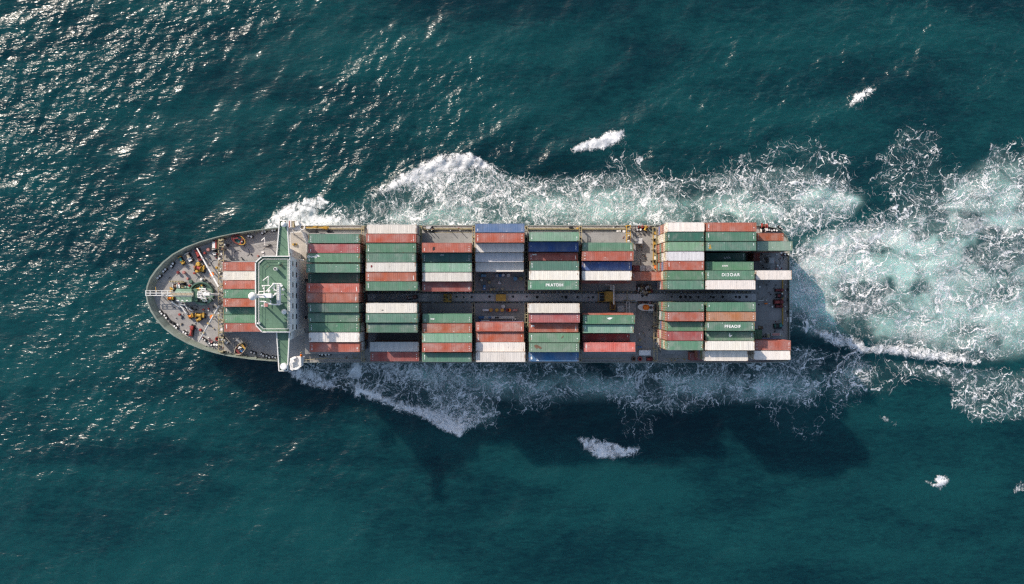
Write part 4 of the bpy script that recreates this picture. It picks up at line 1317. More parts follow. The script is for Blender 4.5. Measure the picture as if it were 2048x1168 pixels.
# names and emblems painted on the roofs
def lettering(s, size, shear=0.0, bold=0.02, spacing=1.0):
    cu = bpy.data.curves.new('lettering', 'FONT')
    cu.body = s
    cu.size = size
    cu.shear = shear
    cu.offset = bold
    cu.align_x, cu.align_y = 'CENTER', 'CENTER'
    cu.space_character = spacing
    cu.extrude = 0.004
    o = bpy.data.objects.new('lettering', cu)
    COL.objects.link(o)
    bpy.context.view_layer.update()
    me = bpy.data.meshes.new_from_object(o.evaluated_get(bpy.context.evaluated_depsgraph_get()))
    bpy.data.objects.remove(o)
    bpy.data.curves.remove(cu)
    me.materials.clear()
    me.materials.append(M['mark'])
    return me


def letter_on(key, s, px, py, size, **kw):
    c, ztop = TOPS[key][0], TOPS[key][1]
    me = lettering(s, size, **kw)
    w = P(px, py, ztop + 0.012)
    o = link('lettering', me, c)
    mi = c.matrix_world if False else None
    lx, ly = (w[0] - c.location[0]) / c.scale[0], (w[1] - c.location[1]) / c.scale[1]
    if c.rotation_euler[2]: lx, ly = -lx, -ly
    o.location = (lx, ly, CH + 0.012)
    o.rotation_euler = (0, 0, -c.rotation_euler[2])
    o.scale = (1 / c.scale[0], 1 / c.scale[1], 1)


def emblem_on(key, pts, px, py, mat, name='emblem'):
    c, ztop = TOPS[key][0], TOPS[key][1]
    w = P(px, py, ztop)
    s = KPX * (CAM_H - ztop)
    lx, ly = (w[0] - c.location[0]) / c.scale[0], (w[1] - c.location[1]) / c.scale[1]
    m = MB().prism([(x * s, -y * s) for x, y in pts], CH + 0.006, CH + 0.012)
    o = m.build(name, mat, c)
    if c.rotation_euler[2]: lx, ly = -lx, -ly
    o.location = (lx, ly, 0)
    o.rotation_euler = (0, 0, -c.rotation_euler[2])
    o.scale = (1 / c.scale[0], 1 / c.scale[1], 1)


letter_on(('5', 6), 'PKATOIH', 1109, 570.3, 0.95, bold=0.018, spacing=1.05)
letter_on(('8', 6), 'DI3OAR', 1461.5, 549.8, 1.0, bold=0.018, spacing=1.25)
letter_on(('8', 10), 'PFEAOIF', 1465.3, 653, 0.95, bold=0.018, spacing=1.1)
letter_on(('1', 3), 'Growlly', 624, 513, 0.75, shear=0.3, bold=0.02)
letter_on(('8', 4), '(LODI)', 1454.5, 515.5, 0.55, bold=0.02)
letter_on(('8', 5), 'KWM', 1450, 532, 0.55, bold=0.015)
letter_on(('3', 6), 'bogt', 865, 637.6, 0.5, bold=0.02)
letter_on(('3', 2), 'ANG', 884, 510, 0.4, bold=0.01)
letter_on(('5', 3), 'hamb', 1069, 509, 0.45, bold=0.02)
emblem_on(('1', 3), [(-4, -2), (-1, -2.4), (1, 0), (5, 1.6), (1, 2.4), (-2.4, 1.2)], 636, 511, M['mark'])
emblem_on(('2', 5), [(1.9 * math.cos(t * 0.5236), 2.6 * math.sin(t * 0.5236)) for t in range(12)], 743, 532.6, M['maroon'], 'badge')
emblem_on(('6', 5), [(-6.5, -1.8), (-3.5, -1), (-1, -2), (3, -2.2), (7, -1.2), (4.4, 0), (2, 1.6), (-0.4, 2.2), (-2.6, 1.2), (-4, -0.2)], 1219, 637, M['mark'])
emblem_on(('5', 9), [(-3, -2), (2, -1.5), (4, 0.2), (1, 1.2), (-1, 0.6), (-3, 2.2)], 1065.5, 652, M['mark'])
emblem_on(('8', 11), [(-3, 2), (-1.6, -3.4), (0, -2), (-0.4, 1), (4, 0.8), (3, 3), (0, 5), (-2, 5)], 1460.5, 669, M['mark'])
emblem_on(('5', 12), [(-2, 2.6), (-1.6, -3), (3.4, 2.6)], 1075, 719, M['mark'])
emblem_on(('5', 12), [(-1.4, 2.4), (-1.6, -1.4), (0.6, -3), (1.8, 0), (1.2, 2.6)], 1063, 716, M['mark'])
emblem_on(('2', 8), [(-2.4, -0.5), (2.4, -0.5), (1.6, 1), (-1.6, 1)], 765, 620, M['dark'], 'patch')
emblem_on(('3', 1), [(-2, -3), (-0.6, -4), (0, -2), (2.6, -4), (1.4, 0), (2.2, 2), (0, 3), (-1, 5), (-2.4, 3), (-3, 1)], 868, 497, M['dark'], 'scorch_mark')
emblem_on(('8', 3), [(-1.6, -3), (1.6, -3.5), (1, 0), (2.8, 2), (2, 4.4), (-2, 4.6), (-2.4, 1.5), (-0.4, 0)], 1420, 493, M['yellow'], 'patch')
emblem_on(('5', 11), [(-8, -2), (-4, -4), (0, -2.4), (5, 0), (8, 3), (4, 5.4), (1, 2.6), (-3, 4.5), (-6, 2)], 1076, 693, M['brown'], 'rust_patch')
emblem_on(('5', 10), [(-2.4, 2.6), (0, 0), (2.4, -3), (2.6, -1), (0.6, 2), (-1.4, 3)], 1124.5, 673.5, M['brown'], 'rust_patch')

# ------------------------------------------------------------------ deck gear, fixed to the ship
def at(x, y, z=DECK):
    p = P(x, y, z)
    return p[0], p[1], z


def node(name, parent=ship):
    o = bpy.data.objects.new(name, None)
    COL.objects.link(o)
    o.parent = parent
    return o


def bollard(x, y, ang=0.0, cap='white', r=0.28, gap=0.95, z=DECK):
    r, gap = r * 0.78, gap * random.uniform(0.62, 0.9)
    ang = ang + random.uniform(-0.35, 0.35)
    p = at(x, y, z)
    dx, dy = math.cos(ang) * gap / 2, math.sin(ang) * gap / 2
    b = MB().box((p[0], p[1], z + 0.08), (gap + 0.9, 0.7, 0.16), ang).build('bollard', M['dark'], ship)
    for s in (-1, 1):
        q = (p[0] + s * dx, p[1] + s * dy, z + 0.16)
        MB().cyl(q, r * 0.85, 0.6, 12).build('post', M['dark'], b)
        MB().cyl((q[0], q[1], z + 0.76), r * 1.2, 0.12, 12).build('cap', M[cap], b)
    return b


def winch(x, y, ang, L, W, body, drum, z=DECK, motor=None):
    """mooring winch: bed, two cheeks, rope drum, motor, warping head"""
    p = at(x, y, z)
    w = node('mooring_winch')
    w.location = p
    w.rotation_euler = (0, 0, ang)
    MB().box((0, 0, 0.1), (L, W, 0.2)).build('bed', M['dark'], w)
    for s in (-0.42, 0.10):
        MB().box((L * s, 0, 0.6), (0.12, W * 0.85, 1.0)).build('cheek', M[body], w)
    MB().bar((-L * 0.38, 0, 0.75), (L * 0.08, 0, 0.75), W * 0.30, 12).build('drum', M[drum], w)
    for s in (-0.40, 0.09):
        MB().bar((L * s - 0.03, 0, 0.75), (L * s + 0.03, 0, 0.75), W * 0.46, 14).build('flange', M[body], w)
    MB().box((L * 0.28, 0, 0.6), (L * 0.26, W * 0.6, 0.85)).build('gearbox', M[body], w)
    MB().bar((L * 0.30, W * 0.28, 0.75), (L * 0.30, W * 0.62, 0.75), W * 0.16, 10).build('motor', M[motor or body], w)
    MB().bar((L * 0.42, 0, 0.75), (L * 0.56, 0, 0.75), W * 0.20, 10, W * 0.14).build('warping_head', M['dark'], w)
    return w


def vent(x, y, r, h, mat, cap=None, z=DECK):
    r *= 0.82
    p = at(x, y, z)
    v = MB().cyl(p, r * 0.75, h, 12).build('ventilator', M[mat], ship)
    MB().bar((p[0], p[1], z + h), (p[0], p[1], z + h + 0.3), r, 14, r * 0.7).build('hood', M[cap or mat], v)
    return v


def fairlead(x, y, ang, mat='pink', z=DECK):
    p = at(x, y, z)
    f = node('fairlead')
    f.location = p
    f.rotation_euler = (0, 0, ang)
    MB().ring((0, 0, 0.15), 0.55, 0.32, 0.45, 18).build('ring', M[mat], f)
    MB().cyl((0, 0, 0), 0.6, 0.14, 14).build('bed', M['dark'], f)
    return f


def boxy(name, x, y, sx, sy, h, mat, ang=0.0, z=DECK, lid=None, parent=ship):
    p = at(x, y, z)
    o = MB().box((p[0], p[1], z + h / 2), (sx, sy, h), ang).build(name, M[mat], parent)
    if lid:
        MB().box((p[0], p[1], z + h + 0.05), (sx * 0.82, sy * 0.82, 0.1), ang).build('lid', M[lid], o)
    return o


# ---- forecastle, upper side
for x, y, a in ((320, 554, 0.9), (331, 541, 0.8), (346.5, 530, 0.7), (501.5, 473, -0.5), (549, 461, 0.1)):
    bollard(x, y, a)
q = bollard(529, 465, 0.35, gap=1.0)
vent(530.5, 461.5, 0.3, 0.6, 'white'); vent(526, 462, 0.28, 0.6, 'white')
winch(380, 515, R(-62), 2.6, 1.3, 'white', 'rope', motor='dark')
winch(365, 521.5, R(-60), 2.3, 1.0, 'yellow', 'teal')
winch(399.5, 511, R(-68), 3.4, 1.5, 'maroon', 'red')
winch(402, 537, R(-20), 2.7, 1.7, 'yellow', 'red', motor='yellow')
vent(399, 529, 0.75, 0.9, 'yellow', 'yellow')
vent(396, 542.5, 0.55, 0.8, 'yellow', 'yellow')
vent(418.3, 499.5, 0.62, 0.6, 'red', 'pink')
vent(411.3, 506.5, 0.42, 0.7, 'maroon', 'red')
boxy('pump_house', 432, 490.5, 1.2, 1.9, 1.2, 'tan', 0.0, lid='white')
boxy('hose_box', 435, 489, 0.35, 2.0, 1.35, 'red')
winch(431, 505, R(-80), 1.7, 1.1, 'white', 'dark', motor='red')
vent(357.5, 545, 0.5, 0.55, 'red', 'maroon'); vent(370, 545, 0.55, 0.8, 'pink', 'pink'); vent(390.5, 546.5, 0.35, 0.8, 'red'); vent(390, 534, 0.35, 0.6, 'red', 'pink')
vent(376.5, 557.5, 0.42, 0.5, 'pink'); vent(404.6, 559, 0.48, 0.7, 'white', 'white'); vent(434.7, 535.5, 0.42, 0.6, 'yellow')
vent(383.3, 563.5, 0.68, 0.5, 'hull', 'hull')
for x, y in ((430.5, 549), (430.5, 633)):
    p = at(x, y)
    o = MB().bar((p[0], p[1], DECK), (p[0], p[1], DECK + 2.2), 0.14, 8).build('lamp_column', M['white'], ship)
    MB().cyl((p[0], p[1], DECK + 2.2), 0.50, 0.3, 16).build('lamp_cap', M['orange'], o)
vent(413, 560, 0.3, 0.6, 'dark'); vent(421, 566, 0.26, 0.6, 'dark'); vent(395, 494, 0.3, 0.5, 'dark', 'dark')
vent(451, 489.5, 0.36, 0.6, 'white'); vent(457, 491, 0.45, 0.6, 'dark', 'dark'); vent(451.5, 499, 0.3, 0.5, 'dark', 'dark')
# lifebuoy-like fairleads
fairlead(301.8, 598.5, 0); fairlead(436, 677.5, 0, 'red')
# beam and engine by the fore house
MB().box((at(355, 563.2)[0], at(355, 563.2)[1], DECK + 0.9), (3.6, 0.28, 0.3)).build('guide_beam', M['tan'], ship)
for x in (343, 348, 354, 360, 366): vent(x, 562.3, 0.16, 0.9, 'rope')
winch(356, 573, R(4), 2.0, 1.5, 'white', 'brown', motor='pink')
winch(368, 570.5, R(-85), 1.6, 1.2, 'tan', 'dark', motor='white')
boxy('hydraulic_unit', 375, 574.5, 1.4, 0.5, 0.6, 'green_house')
vent(381, 571.5, 0.4, 0.7, 'maroon', 'red')
winch(345.5, 579.5, R(70), 1.2, 1.0, 'yellow', 'yellow')
winch(344, 597, R(0), 1.6, 1.0, 'yellow', 'orange')
vent(316.5, 583, 0.12, 1.4, 'yellow')
# chain stoppers and windlass gear lying on the lower side of the house
for x, y, a, l in ((350, 607, -0.7, 1.9), (356, 611, -0.6, 1.7), (364, 609, -0.3, 1.3), (366, 615, -0.8, 2.1), (374, 613, -0.9, 1.7), (371, 622, -0.9, 1.9), (383, 619, -0.6, 1.4), (360, 603, -0.5, 1.6)):
    p = at(x, y)
    o = MB().box((p[0], p[1], DECK + 0.35), (l, 0.42, 0.5), a).build('chain_stopper', M['grey'], ship)
    MB().bar((p[0] - 0.3 * l * math.cos(a), p[1] - 0.3 * l * math.sin(a), DECK + 0.7), (p[0] + 0.3 * l * math.cos(a), p[1] + 0.3 * l * math.sin(a), DECK + 0.7), 0.13, 7).build('roller', M['white'], o)
# the green fore house with a flared end, its ring-shaped breakwater and the catwalk
hz = DECK + 2.6
pts = pp([(350, 583), (353, 577.5), (383, 577.5), (383, 603.5), (370, 604), (361, 602.5), (354, 598), (350, 593)], hz)
fh = MB().prism(pts, DECK, hz).build('fore_house', M['green_house'], ship)
MB().prism(pp([(383, 577.5), (395, 577.5), (395, 602), (383, 603.5)], hz - 0.6), DECK, hz - 0.6).build('extension', M['green_deck'], fh)
for k in range(3):
    p = at(356 + 9 * k, 601, hz)
    MB().box((p[0], p[1], hz + 0.03), (0.5, 0.25, 0.06)).build('hatch', M['white'], fh)
c = at(406, 588.5)
MB().cyl((c[0], c[1], DECK), 2.75, 0.5, 32).build('winch_platform', M['green_house'], ship)
MB().ring((c[0], c[1], DECK), 3.1, 2.8, 1.5, 40, R(-35), R(215)).build('breakwater', M['hull'], ship)
winch(402, 578, R(20), 2.4, 1.4, 'green_house', 'yellow', z=DECK + 0.5, motor='yellow')
winch(404, 599, R(-10), 2.8, 1.6, 'green_deck', 'dark', z=DECK + 0.5, motor='green_house')
vent(428, 582.5, 0.3, 0.9, 'orange')
# catwalk from the stem, three rails wide
cw = node('catwalk')
for y, r_ in ((581.5, 0.06), (586.3, 0.08), (591, 0.08)):
    MB().bar(P(290.5, y, 11.6), P(346, y, 11.6), r_, 6).build('beam', M['white'], cw)
for x in (291.5, 300.5, 312.5, 324, 335):
    MB().bar(P(x, 581.5, 11.6), P(x, 591, 11.6), 0.11, 6).build('rung', M['white'], cw)
    MB().bar(P(x, 586, 11.5), (P(x, 586, 11.5)[0], P(x, 586, 11.5)[1], DECK), 0.09, 6).build('leg', M['white'], cw)
MB().box((at(364, 588, 12)[0], at(364, 588, 12)[1], 11.95), (5.6, 0.6, 0.12)).build('gangway_plate', M['rope'], cw)
for y in (584.2, 592):
    MB().rail([P(340, y, 12), P(388, y, 12)], 0.9, 1.0, 0.05, (0.9,)).build('guard_rail', M['white'], cw)
MB().box((at(326.5, 590, 11.7)[0], at(326.5, 590, 11.7)[1], 11.8), (0.5, 0.6, 0.4)).build('lamp_box', M['grey'], cw)
MB().bar(P(311, 574, 11.4), P(313, 586, 11.4), 0.09, 6).build('marker_arm', M['yellow'], cw)
# lattice foremast with its platform and stays
fm = node('foremast')
m = MB()
for a, b in (((396, 583, 14), (396, 595, 14)), ((403, 577, 14), (403, 599, 14)), ((411, 576, 14), (411, 599, 14)), ((396, 583, 14), (411, 580, 14)), ((396, 595, 14), (411, 597, 14)), ((396, 586, 14), (420, 586, 14)), ((394, 590, 14), (420, 590, 14)),
             ((405, 597, 14), (406, 602, 13)), ((406, 602, 13), (414, 602, 13)), ((414, 602, 13), (411, 596, 14)), ((413, 583, 14), (426, 588, 13)), ((418, 592, 14), (428, 600, 11)), ((420, 588, 14), (440, 586.5, 12)), ((420, 590, 14), (438, 590, 12)), ((399, 583, 14), (411, 595, 14)), ((411, 583, 14), (399, 595, 14)), ((398, 577.5, 14), (411, 577.5, 14))):
    m.bar(P(*a), P(*b), 0.12, 6)
m.build('lattice', M['white'], fm)
MB().box((at(413, 588, 14.3)[0], at(413, 588, 14.3)[1], 14.2), (1.5, 0.75, 0.35)).build('platform', M['white'], fm)
MB().box((at(399, 588, 14)[0], at(399, 588, 14)[1], 13.6), (1.2, 0.5, 0.5)).build('crosstree', M['white_wall'], fm)
for x, y in ((397, 584), (397, 594), (411, 582), (411, 596)):
    p = P(x, y, 14)
    MB().bar((p[0], p[1], DECK), p, 0.12, 6).build('leg', M['white'], fm)
# two long booms swung out to the deck edges, on crutches
for (xa, ya), (xb, yb), side in (((394, 496.5), (437.5, 573.5), 1), ((397.5, 683), (438.5, 611.5), -1)):
    b = node('derrick_boom')
    z0_, z1_ = DECK + 1.5, DECK + 3.0
    MB().bar(P(xa, ya, z0_), P(xb, yb, z1_), 0.16, 8, 0.26).build('spar', M['white'] if side > 0 else M['grey'], b)
    for t in (0.08, 0.62):
        p = Vector(P(xa, ya, z0_)).lerp(Vector(P(xb, yb, z1_)), t)
        MB().bar((p.x, p.y, DECK), p, 0.1, 6).build('crutch', M['tan'], b)
    for t in (0.25, 0.5, 0.75):
        p = Vector(P(xa, ya, z0_)).lerp(Vector(P(xb, yb, z1_)), t)
        MB().box((p.x, p.y, p.z + 0.15), (0.45, 0.45, 0.25), 0.7).build('clamp', M['grey'] if side > 0 else M['tan'], b)
# ---- forecastle, lower side
for x, y, a in ((324, 625, -0.9), (333, 633, -0.85), (345, 645, -0.8), (353, 653.5, -0.75), (371.5, 665, -0.6)):
    bollard(x, y, a, r=0.24, cap='white' if x != 345 else 'dark')
winch(385, 661, R(80), 3.0, 1.0, 'red', 'red')
vent(360.5, 629, 0.4, 0.5, 'red'); vent(402.5, 660, 0.5, 0.6, 'red', 'red')
winch(402.5, 631, R(-5), 2.6, 1.3, 'yellow', 'yellow'); winch(400, 638.5, R(30), 1.3, 0.9, 'yellow', 'yellow')
winch(384.5, 632, R(20), 1.4, 1.1, 'yellow', 'orange')
vent(408, 619, 0.3, 0.5, 'maroon', 'red'); vent(418.5, 617.5, 0.3, 0.5, 'maroon', 'red'); vent(428, 614.5, 0.26, 0.5, 'dark', 'dark'); vent(393, 619, 0.3, 0.5, 'dark', 'dark'); vent(385, 616, 0.36, 0.6, 'dark', 'dark'); vent(417, 646.5, 0.26, 0.5, 'yellow')
boxy('flag_locker', 423, 682, 0.9, 0.6, 0.6, 'pink', -0.6)
bollard(409.5, 678.5, -0.6, r=0.2); bollard(423, 688, -0.4, r=0.22); bollard(433, 689, -0.3, r=0.32)
winch(449, 679, R(-55), 2.0, 0.8, 'white', 'grey'); winch(454, 684, R(-40), 1.2, 0.8, 'white', 'dark')
for x, y, a in ((507.5, 705, -0.5), (526.5, 709.5, -0.3), (537.5, 713, -0.2), (549.5, 714, -0.2)):
    bollard(x, y, a, cap='white' if x != 507.5 else 'grey', r=0.24)
MB().bar(P(473, 679, DECK + 1.2), P(483, 690, DECK + 0.6), 0.09, 5).bar(P(475, 678.5, DECK + 1.2), P(485, 689, DECK + 0.6), 0.09, 5).build('boat_fall', M['white'], ship)
# davit on the sunlit deck by the upper wing
dv = node('davit')
p, q = P(537, 491, DECK), P(529, 475.5, DECK + 4)
MB().bar(p, (p[0], p[1], DECK + 3.2), 0.14, 8).build('post', M['white'], dv)
MB().bar((p[0], p[1], DECK + 3.2), q, 0.10, 6).build('arm', M['white'], dv)
MB().bar(q, P(523, 481, DECK + 3.0), 0.12, 6).build('jib', M['white'], dv)
MB().box((p[0], p[1], DECK + 0.15), (1.5, 0.5, 0.3)).build('bed', M['dark'], dv)
boxy('skylight', 525.8, 504.5, 0.55, 0.4, 0.3, 'white'); boxy('vent_cowl', 517, 512, 0.35, 0.45, 0.8, 'pink'); vent(484, 515.5, 0.2, 0.5, 'dark', 'dark')
MB().rail([P(509, 490, DECK), P(552, 482, DECK)], 1.1, 1.6, 0.035).build('guard_rail', M['grey'], ship)
MB().box((at(493, 595)[0], at(493, 520)[1], DECK + 0.1), (0.10, 0.1, 0.2)).build('pad_eye', M['dark'], ship)

# ---- the two small work boats slung at the rail before the bridge
for side, (x, y, ang), lab in ((1, (476, 479, R(-28)), 'open work boat with yellow rim and teal floor at the upper foredeck rail'), (-1, (480.5, 698, R(28)), 'open work boat with blue and yellow gear at the lower rail of the foredeck')):
    p = P(x, y, DECK + 1.4)
    w = bpy.data.objects.new('work_boat', None)
    COL.objects.link(w)
    w.location = p
    w.rotation_euler = (0, 0, ang + (0 if side > 0 else R(18)))
    thing(w, lab, 'boat', 'work boats on the foredeck')
    out, inn, n_ = [], [], 22
    for i in range(n_):
        t = 2 * math.pi * i / n_
        out.append((1.95 * math.cos(t) * (1.0 + 0.08 * math.cos(t)), 1.15 * math.sin(t)))
    hb_ = MB()
    lo_ = [(a * 0.55, b * 0.5, -0.9) for a, b in out]
    hb_.add(lo_ + [(a, b, 0.0) for a, b in out] + [(a * 0.86, b * 0.8, 0.0) for a, b in out] + [(a * 0.7, b * 0.62, -0.5) for a, b in out],
            [tuple(reversed(range(n_)))] + [(k * n_ + i, k * n_ + (i + 1) % n_, (k + 1) * n_ + (i + 1) % n_, (k + 1) * n_ + i) for k in range(3) for i in range(n_)])
    hb_.build('hull', M['brown'], w)
    fl = MB()
    fl.add([(a * 0.7, b * 0.62, -0.49) for a, b in out], [tuple(range(n_))])
    fl.build('floor', M['teal'], w)
    for mt, ok in (('yellow' if side > 0 else 'tan', lambda i: i < 5 or i > 17), ('maroon' if side > 0 else 'rope', lambda i: 5 <= i <= 17)):
        m = MB()
        for i in range(n_):
            if not ok(i) or (side < 0 and i % 5 == 0): continue
            a, b = out[i], out[(i + 1) % n_]
            m.bar((a[0] * 0.94, a[1] * 0.92, 0.06), (b[0] * 0.94, b[1] * 0.92, 0.06), 0.10, 6)
        m.build('gunwale', M[mt], w)
    for q in range(9):
        MB().box((random.uniform(-1.3, 1.3), random.uniform(-0.6, 0.6), -0.2 + random.uniform(0, 0.3)), (random.uniform(0.2, 0.6), random.uniform(0.2, 0.5), 0.25), random.uniform(0, 3)).build('boat_gear', M[random.choice(['dark', 'brown', 'maroon', 'dark', 'grey'])], w)
    for dx, mt in ((-0.9, 'maroon'), (0.95, 'red' if side > 0 else 'yellow')):
        MB().box((dx, 0, -0.1), (0.5, 1.5, 0.14)).build('thwart', M[mt], w)
    if side < 0:
        MB().box((0.1, 0.2, -0.15), (0.7, 0.8, 0.4), 0.3).build('engine_cover', M['white'], w)
        MB().box((0.0, -0.5, -0.2), (0.8, 0.6, 0.4), 0.2).build('tarpaulin', M['blue'], w)
    else:
        MB().box((0.9, 0.5, -0.1), (0.5, 0.6, 0.35), 0.3).build('engine_cover', M['maroon'], w)
    MB().bar((-1.2, 0, -0.6), (-1.2, 0, -1.4), 0.12, 6).bar((1.2, 0, -0.6), (1.2, 0, -1.4), 0.12, 6).build('chock', M['dark'], w)

# ---- upper passage behind the bridge
m = MB()
m.bar(P(612, 455, 11), P(658, 454.5, 10.5), 0.12, 6).bar(P(626, 452.5, 11.4), P(655, 458, 10.5), 0.12, 6).bar(P(634, 452, 11.6), P(634, 458, 10), 0.1, 5)
m.build('gangway_arm', M['yellow'], ship)
boxy('gangway_winch', 652, 456.5, 0.8, 0.7, 1.3, 'yellow'); boxy('mooring_gear', 627, 463, 1.4, 1.0, 0.8, 'dark'); boxy('mooring_gear', 660, 463, 1.2, 0.7, 0.6, 'dark', 0.7)
for x0, x1 in ((612, 728), (846, 945), (1053, 1250)):
    MB().box(((P(x0, 0, 9)[0] + P(x1, 0, 9)[0]) / 2, P(0, 457.2, 9)[1], DECK + 0.25), (P(x1, 0, 9)[0] - P(x0, 0, 9)[0], 0.22, 0.5)).build('deck_pipe', M['tan'], ship)
# open deck beside the third block
boxy('winch_house', 858.5, 455.5, 1.6, 0.9, 1.0, 'dark', -0.1, lid='grey'); winch(866, 460, R(-40), 1.6, 1.0, 'dark', 'brown')
boxy('locker', 884.5, 467.5, 0.8, 0.45, 0.7, 'white'); vent(917.5, 468.5, 0.3, 0.7, 'red', 'maroon'); boxy('locker', 917.5, 456.5, 0.4, 0.3, 0.5, 'pink')
MB().rail([P(870, 466, DECK), P(942, 466, DECK)], 1.1, 1.8, 0.045).build('guard_rail', M['tan'], ship)
for x in (857, 865, 902, 921): MB().bar(P(x, 462, DECK), (P(x, 462, DECK)[0], P(x, 462, DECK)[1], DECK + 2.6), 0.10, 6).build('lamp_column', M['white'], ship)
boxy('locker', 949, 478, 0.4, 1.4, 1.0, 'white')
# beside the fifth and sixth blocks
boxy('mooring_gear', 1141.5, 455.5, 0.9, 0.5, 0.9, 'dark', 0.3); vent(1154.5, 457.5, 0.36, 0.8, 'orange', 'yellow')
boxy('locker', 1234.8, 462.5, 0.5, 0.4, 0.6, 'white'); boxy('locker', 1239.6, 462, 0.3, 0.5, 0.6, 'white'); boxy('locker', 1247.5, 463.2, 0.7, 0.6, 0.7, 'white')
winch(1250.5, 478, R(-30), 1.8, 1.3, 'red', 'dark', motor='tan')
MB().rail([P(1180, 465.5, DECK), P(1243, 465.5, DECK)], 1.1, 1.8, 0.045).build('guard_rail', M['grey'], ship)
boxy('pipe_rack', 1180, 468, 5.0, 0.35, 0.5, 'tan'); boxy('kick_plate', 1242.5, 475.5, 0.3, 2.3, 0.3, 'tan')
winch(1281, 454, R(-5), 1.4, 0.9, 'red', 'brown'); winch(1290.5, 456, R(70), 1.5, 0.9, 'yellow', 'yellow'); boxy('locker', 1297, 453.5, 0.7, 0.5, 0.8, 'pink'); bollard(1277, 460, 0.3)
m = MB()
for i in range(6):
    m.bar(P(1264 + 1.2 * i, 455 + 3.4 * i, DECK + 1.0), P(1271 - 0.6 * i, 453 + 3.6 * i, DECK + 1.6), 0.06, 4)
m.bar(P(1263, 456, DECK + 1.2), P(1268, 476, DECK + 1.2), 0.07, 4).bar(P(1271, 453, DECK + 1.2), P(1272, 474, DECK + 1.2), 0.07, 4)
m.build('accommodation_ladder', M['dark'], ship)
b = boxy('deck_hut', 1276.3, 483, 1.75, 1.4, 1.7, 'grey', lid='grey'); MB().ball((P(1272.8, 481, 11)[0], P(1272.8, 481, 11)[1], 10.85), 0.26, 10, 6).build('vent_cap', M['white'], b)
vent(1282, 493, 0.16, 0.5, 'yellow'); vent(1283, 500, 0.2, 0.5, 'dark', 'dark'); vent(1286, 509.3, 0.24, 0.4, 'dark', 'dark')
MB().bar(P(1281.5, 513, DECK + 0.1), P(1281.5, 529, DECK + 0.1), 0.06, 5).build('weld_rail', M['brown'], ship)
MB().box((at(1306.5, 500)[0], at(1306.5, 500)[1], DECK + 0.15), (0.22, 7.6, 0.3)).build('coaming_bar', M['yellow'], ship)
o = MB().ring((at(1303, 457)[0], at(1303, 457)[1], DECK + 0.3), 0.9, 0.72, 0.6, 20).build('rope_bin', M['bulwark'], ship)
for i, (y, mt) in enumerate(((466, 'yellow'), (474, 'grey'), (486, 'yellow'), (500, 'grey'), (508, 'tan'), (516, 'white'), (526, 'tan'), (534, 'orange'))):
    boxy('lashing_bin', 1310, y, 0.5, 0.8, 1.0, mt)
# ---- corridor machines (they roll on the walkway)
def crane_cart(x, y, sx, sy, h, lab, extra=0):
    r = bpy.data.objects.new('deck_cart', None)
    COL.objects.link(r)
    p = at(x, y, 9.9)
    r.location = p
    thing(r, lab, 'deck cart', 'yellow carts on the centre walkway')
    MB().box((0, 0, 0.35 + h / 2), (sx, sy, h)).build('body', M['yellow'], r)
    for a in (-0.36, 0.36):
        for b in (-0.42, 0.42):
            MB().bar((sx * a, sy * b - 0.08, 0.2), (sx * a, sy * b + 0.08, 0.2), 0.2, 10).build('wheel', M['dark'], r)
    if extra == 1:
        for a, b in ((-0.36, -0.25), (-0.36, 0.1), (-0.02, 0.12), (0.34, 0.3), (0.36, -0.2)):
            MB().box((sx * a, sy * b, 0.35 + h + 0.12), (0.28, 0.42, 0.24)).build('hatch', M['dark'], r)
        MB().ball((sx * 0.15, sy * 0.28, 0.35 + h + 0.15), 0.42, 10, 6, 0.6).build('dome', M['tan'], r)
        MB().box((sx * 0.2, -0.2, 0.35 + h + 0.1), (0.4, 0.8, 0.2)).build('seat', M['tan'], r)
    else:
        for a in (-0.3, 0.0, 0.3):
            MB().box((sx * a, sy * 0.58, 0.7), (0.4, 0.3, 0.7)).build('battery', M['dark'], r)
        MB().rail([(-sx * 0.1, sy * 0.85, 0), (sx * 0.62, sy * 0.85, 0), (sx * 0.62, -sy * 0.7, 0)], 1.4, 3.0, 0.05, (1.4,)).build('guard_frame', M['tan'], r)
    return r


crane_cart(895.8, 596, 1.9, 2.0, 1.3, 'boxy yellow deck cart with dark hatches, left of the barrels', 1)
crane_cart(1001.8, 595.5, 2.5, 1.7, 1.2, 'flat yellow deck cart with a guard frame, below the barrels')
r = crane_cart(1216.7, 593, 1.9, 2.5, 1.6, 'tall yellow deck cart with a pole beside it, left of the grey hut')
m = MB()
pz = 9.9
m.path([P(1196.5, 584.5, 11.6), P(1209, 584.5, 11.6), P(1209, 603.5, 11.6), P(1196.5, 603.5, 11.6), P(1196.5, 584.5, 11.6)], 0.07)
for x, y in ((1196.5, 584.5), (1196.5, 603.5), (1209, 603.5)): m.bar(P(x, y, 11.6), (P(x, y, 11.6)[0], P(x, y, 11.6)[1], 9.9), 0.07)
m.build('cage_frame', M['yellow'], ship)
for y in (588, 594, 600): boxy('battery_box', 1203.5, y, 0.9, 0.5, 0.7, 'dark', z=9.9)
cr = node('stores_crane')
MB().bar(P(1227.6, 570, 14.5), P(1227.6, 609, 14.5), 0.16, 8).build('jib', M['white'], cr)
MB().bar(P(1221.5, 569, 13.5), P(1221.5, 580, 13.5), 0.12, 6).bar(P(1224, 570, 13.5), P(1224, 580, 13.5), 0.10, 6).bar(P(1210, 569.5, 13.5), P(1221.5, 569.5, 13.5), 0.07, 6).build('fork', M['white'], cr)
c = P(1227.6, 606, 14.5)
MB().bar((c[0], c[1], DECK), (c[0], c[1], 14.4), 0.3, 10, 0.22).build('post', M['yellow'], cr)
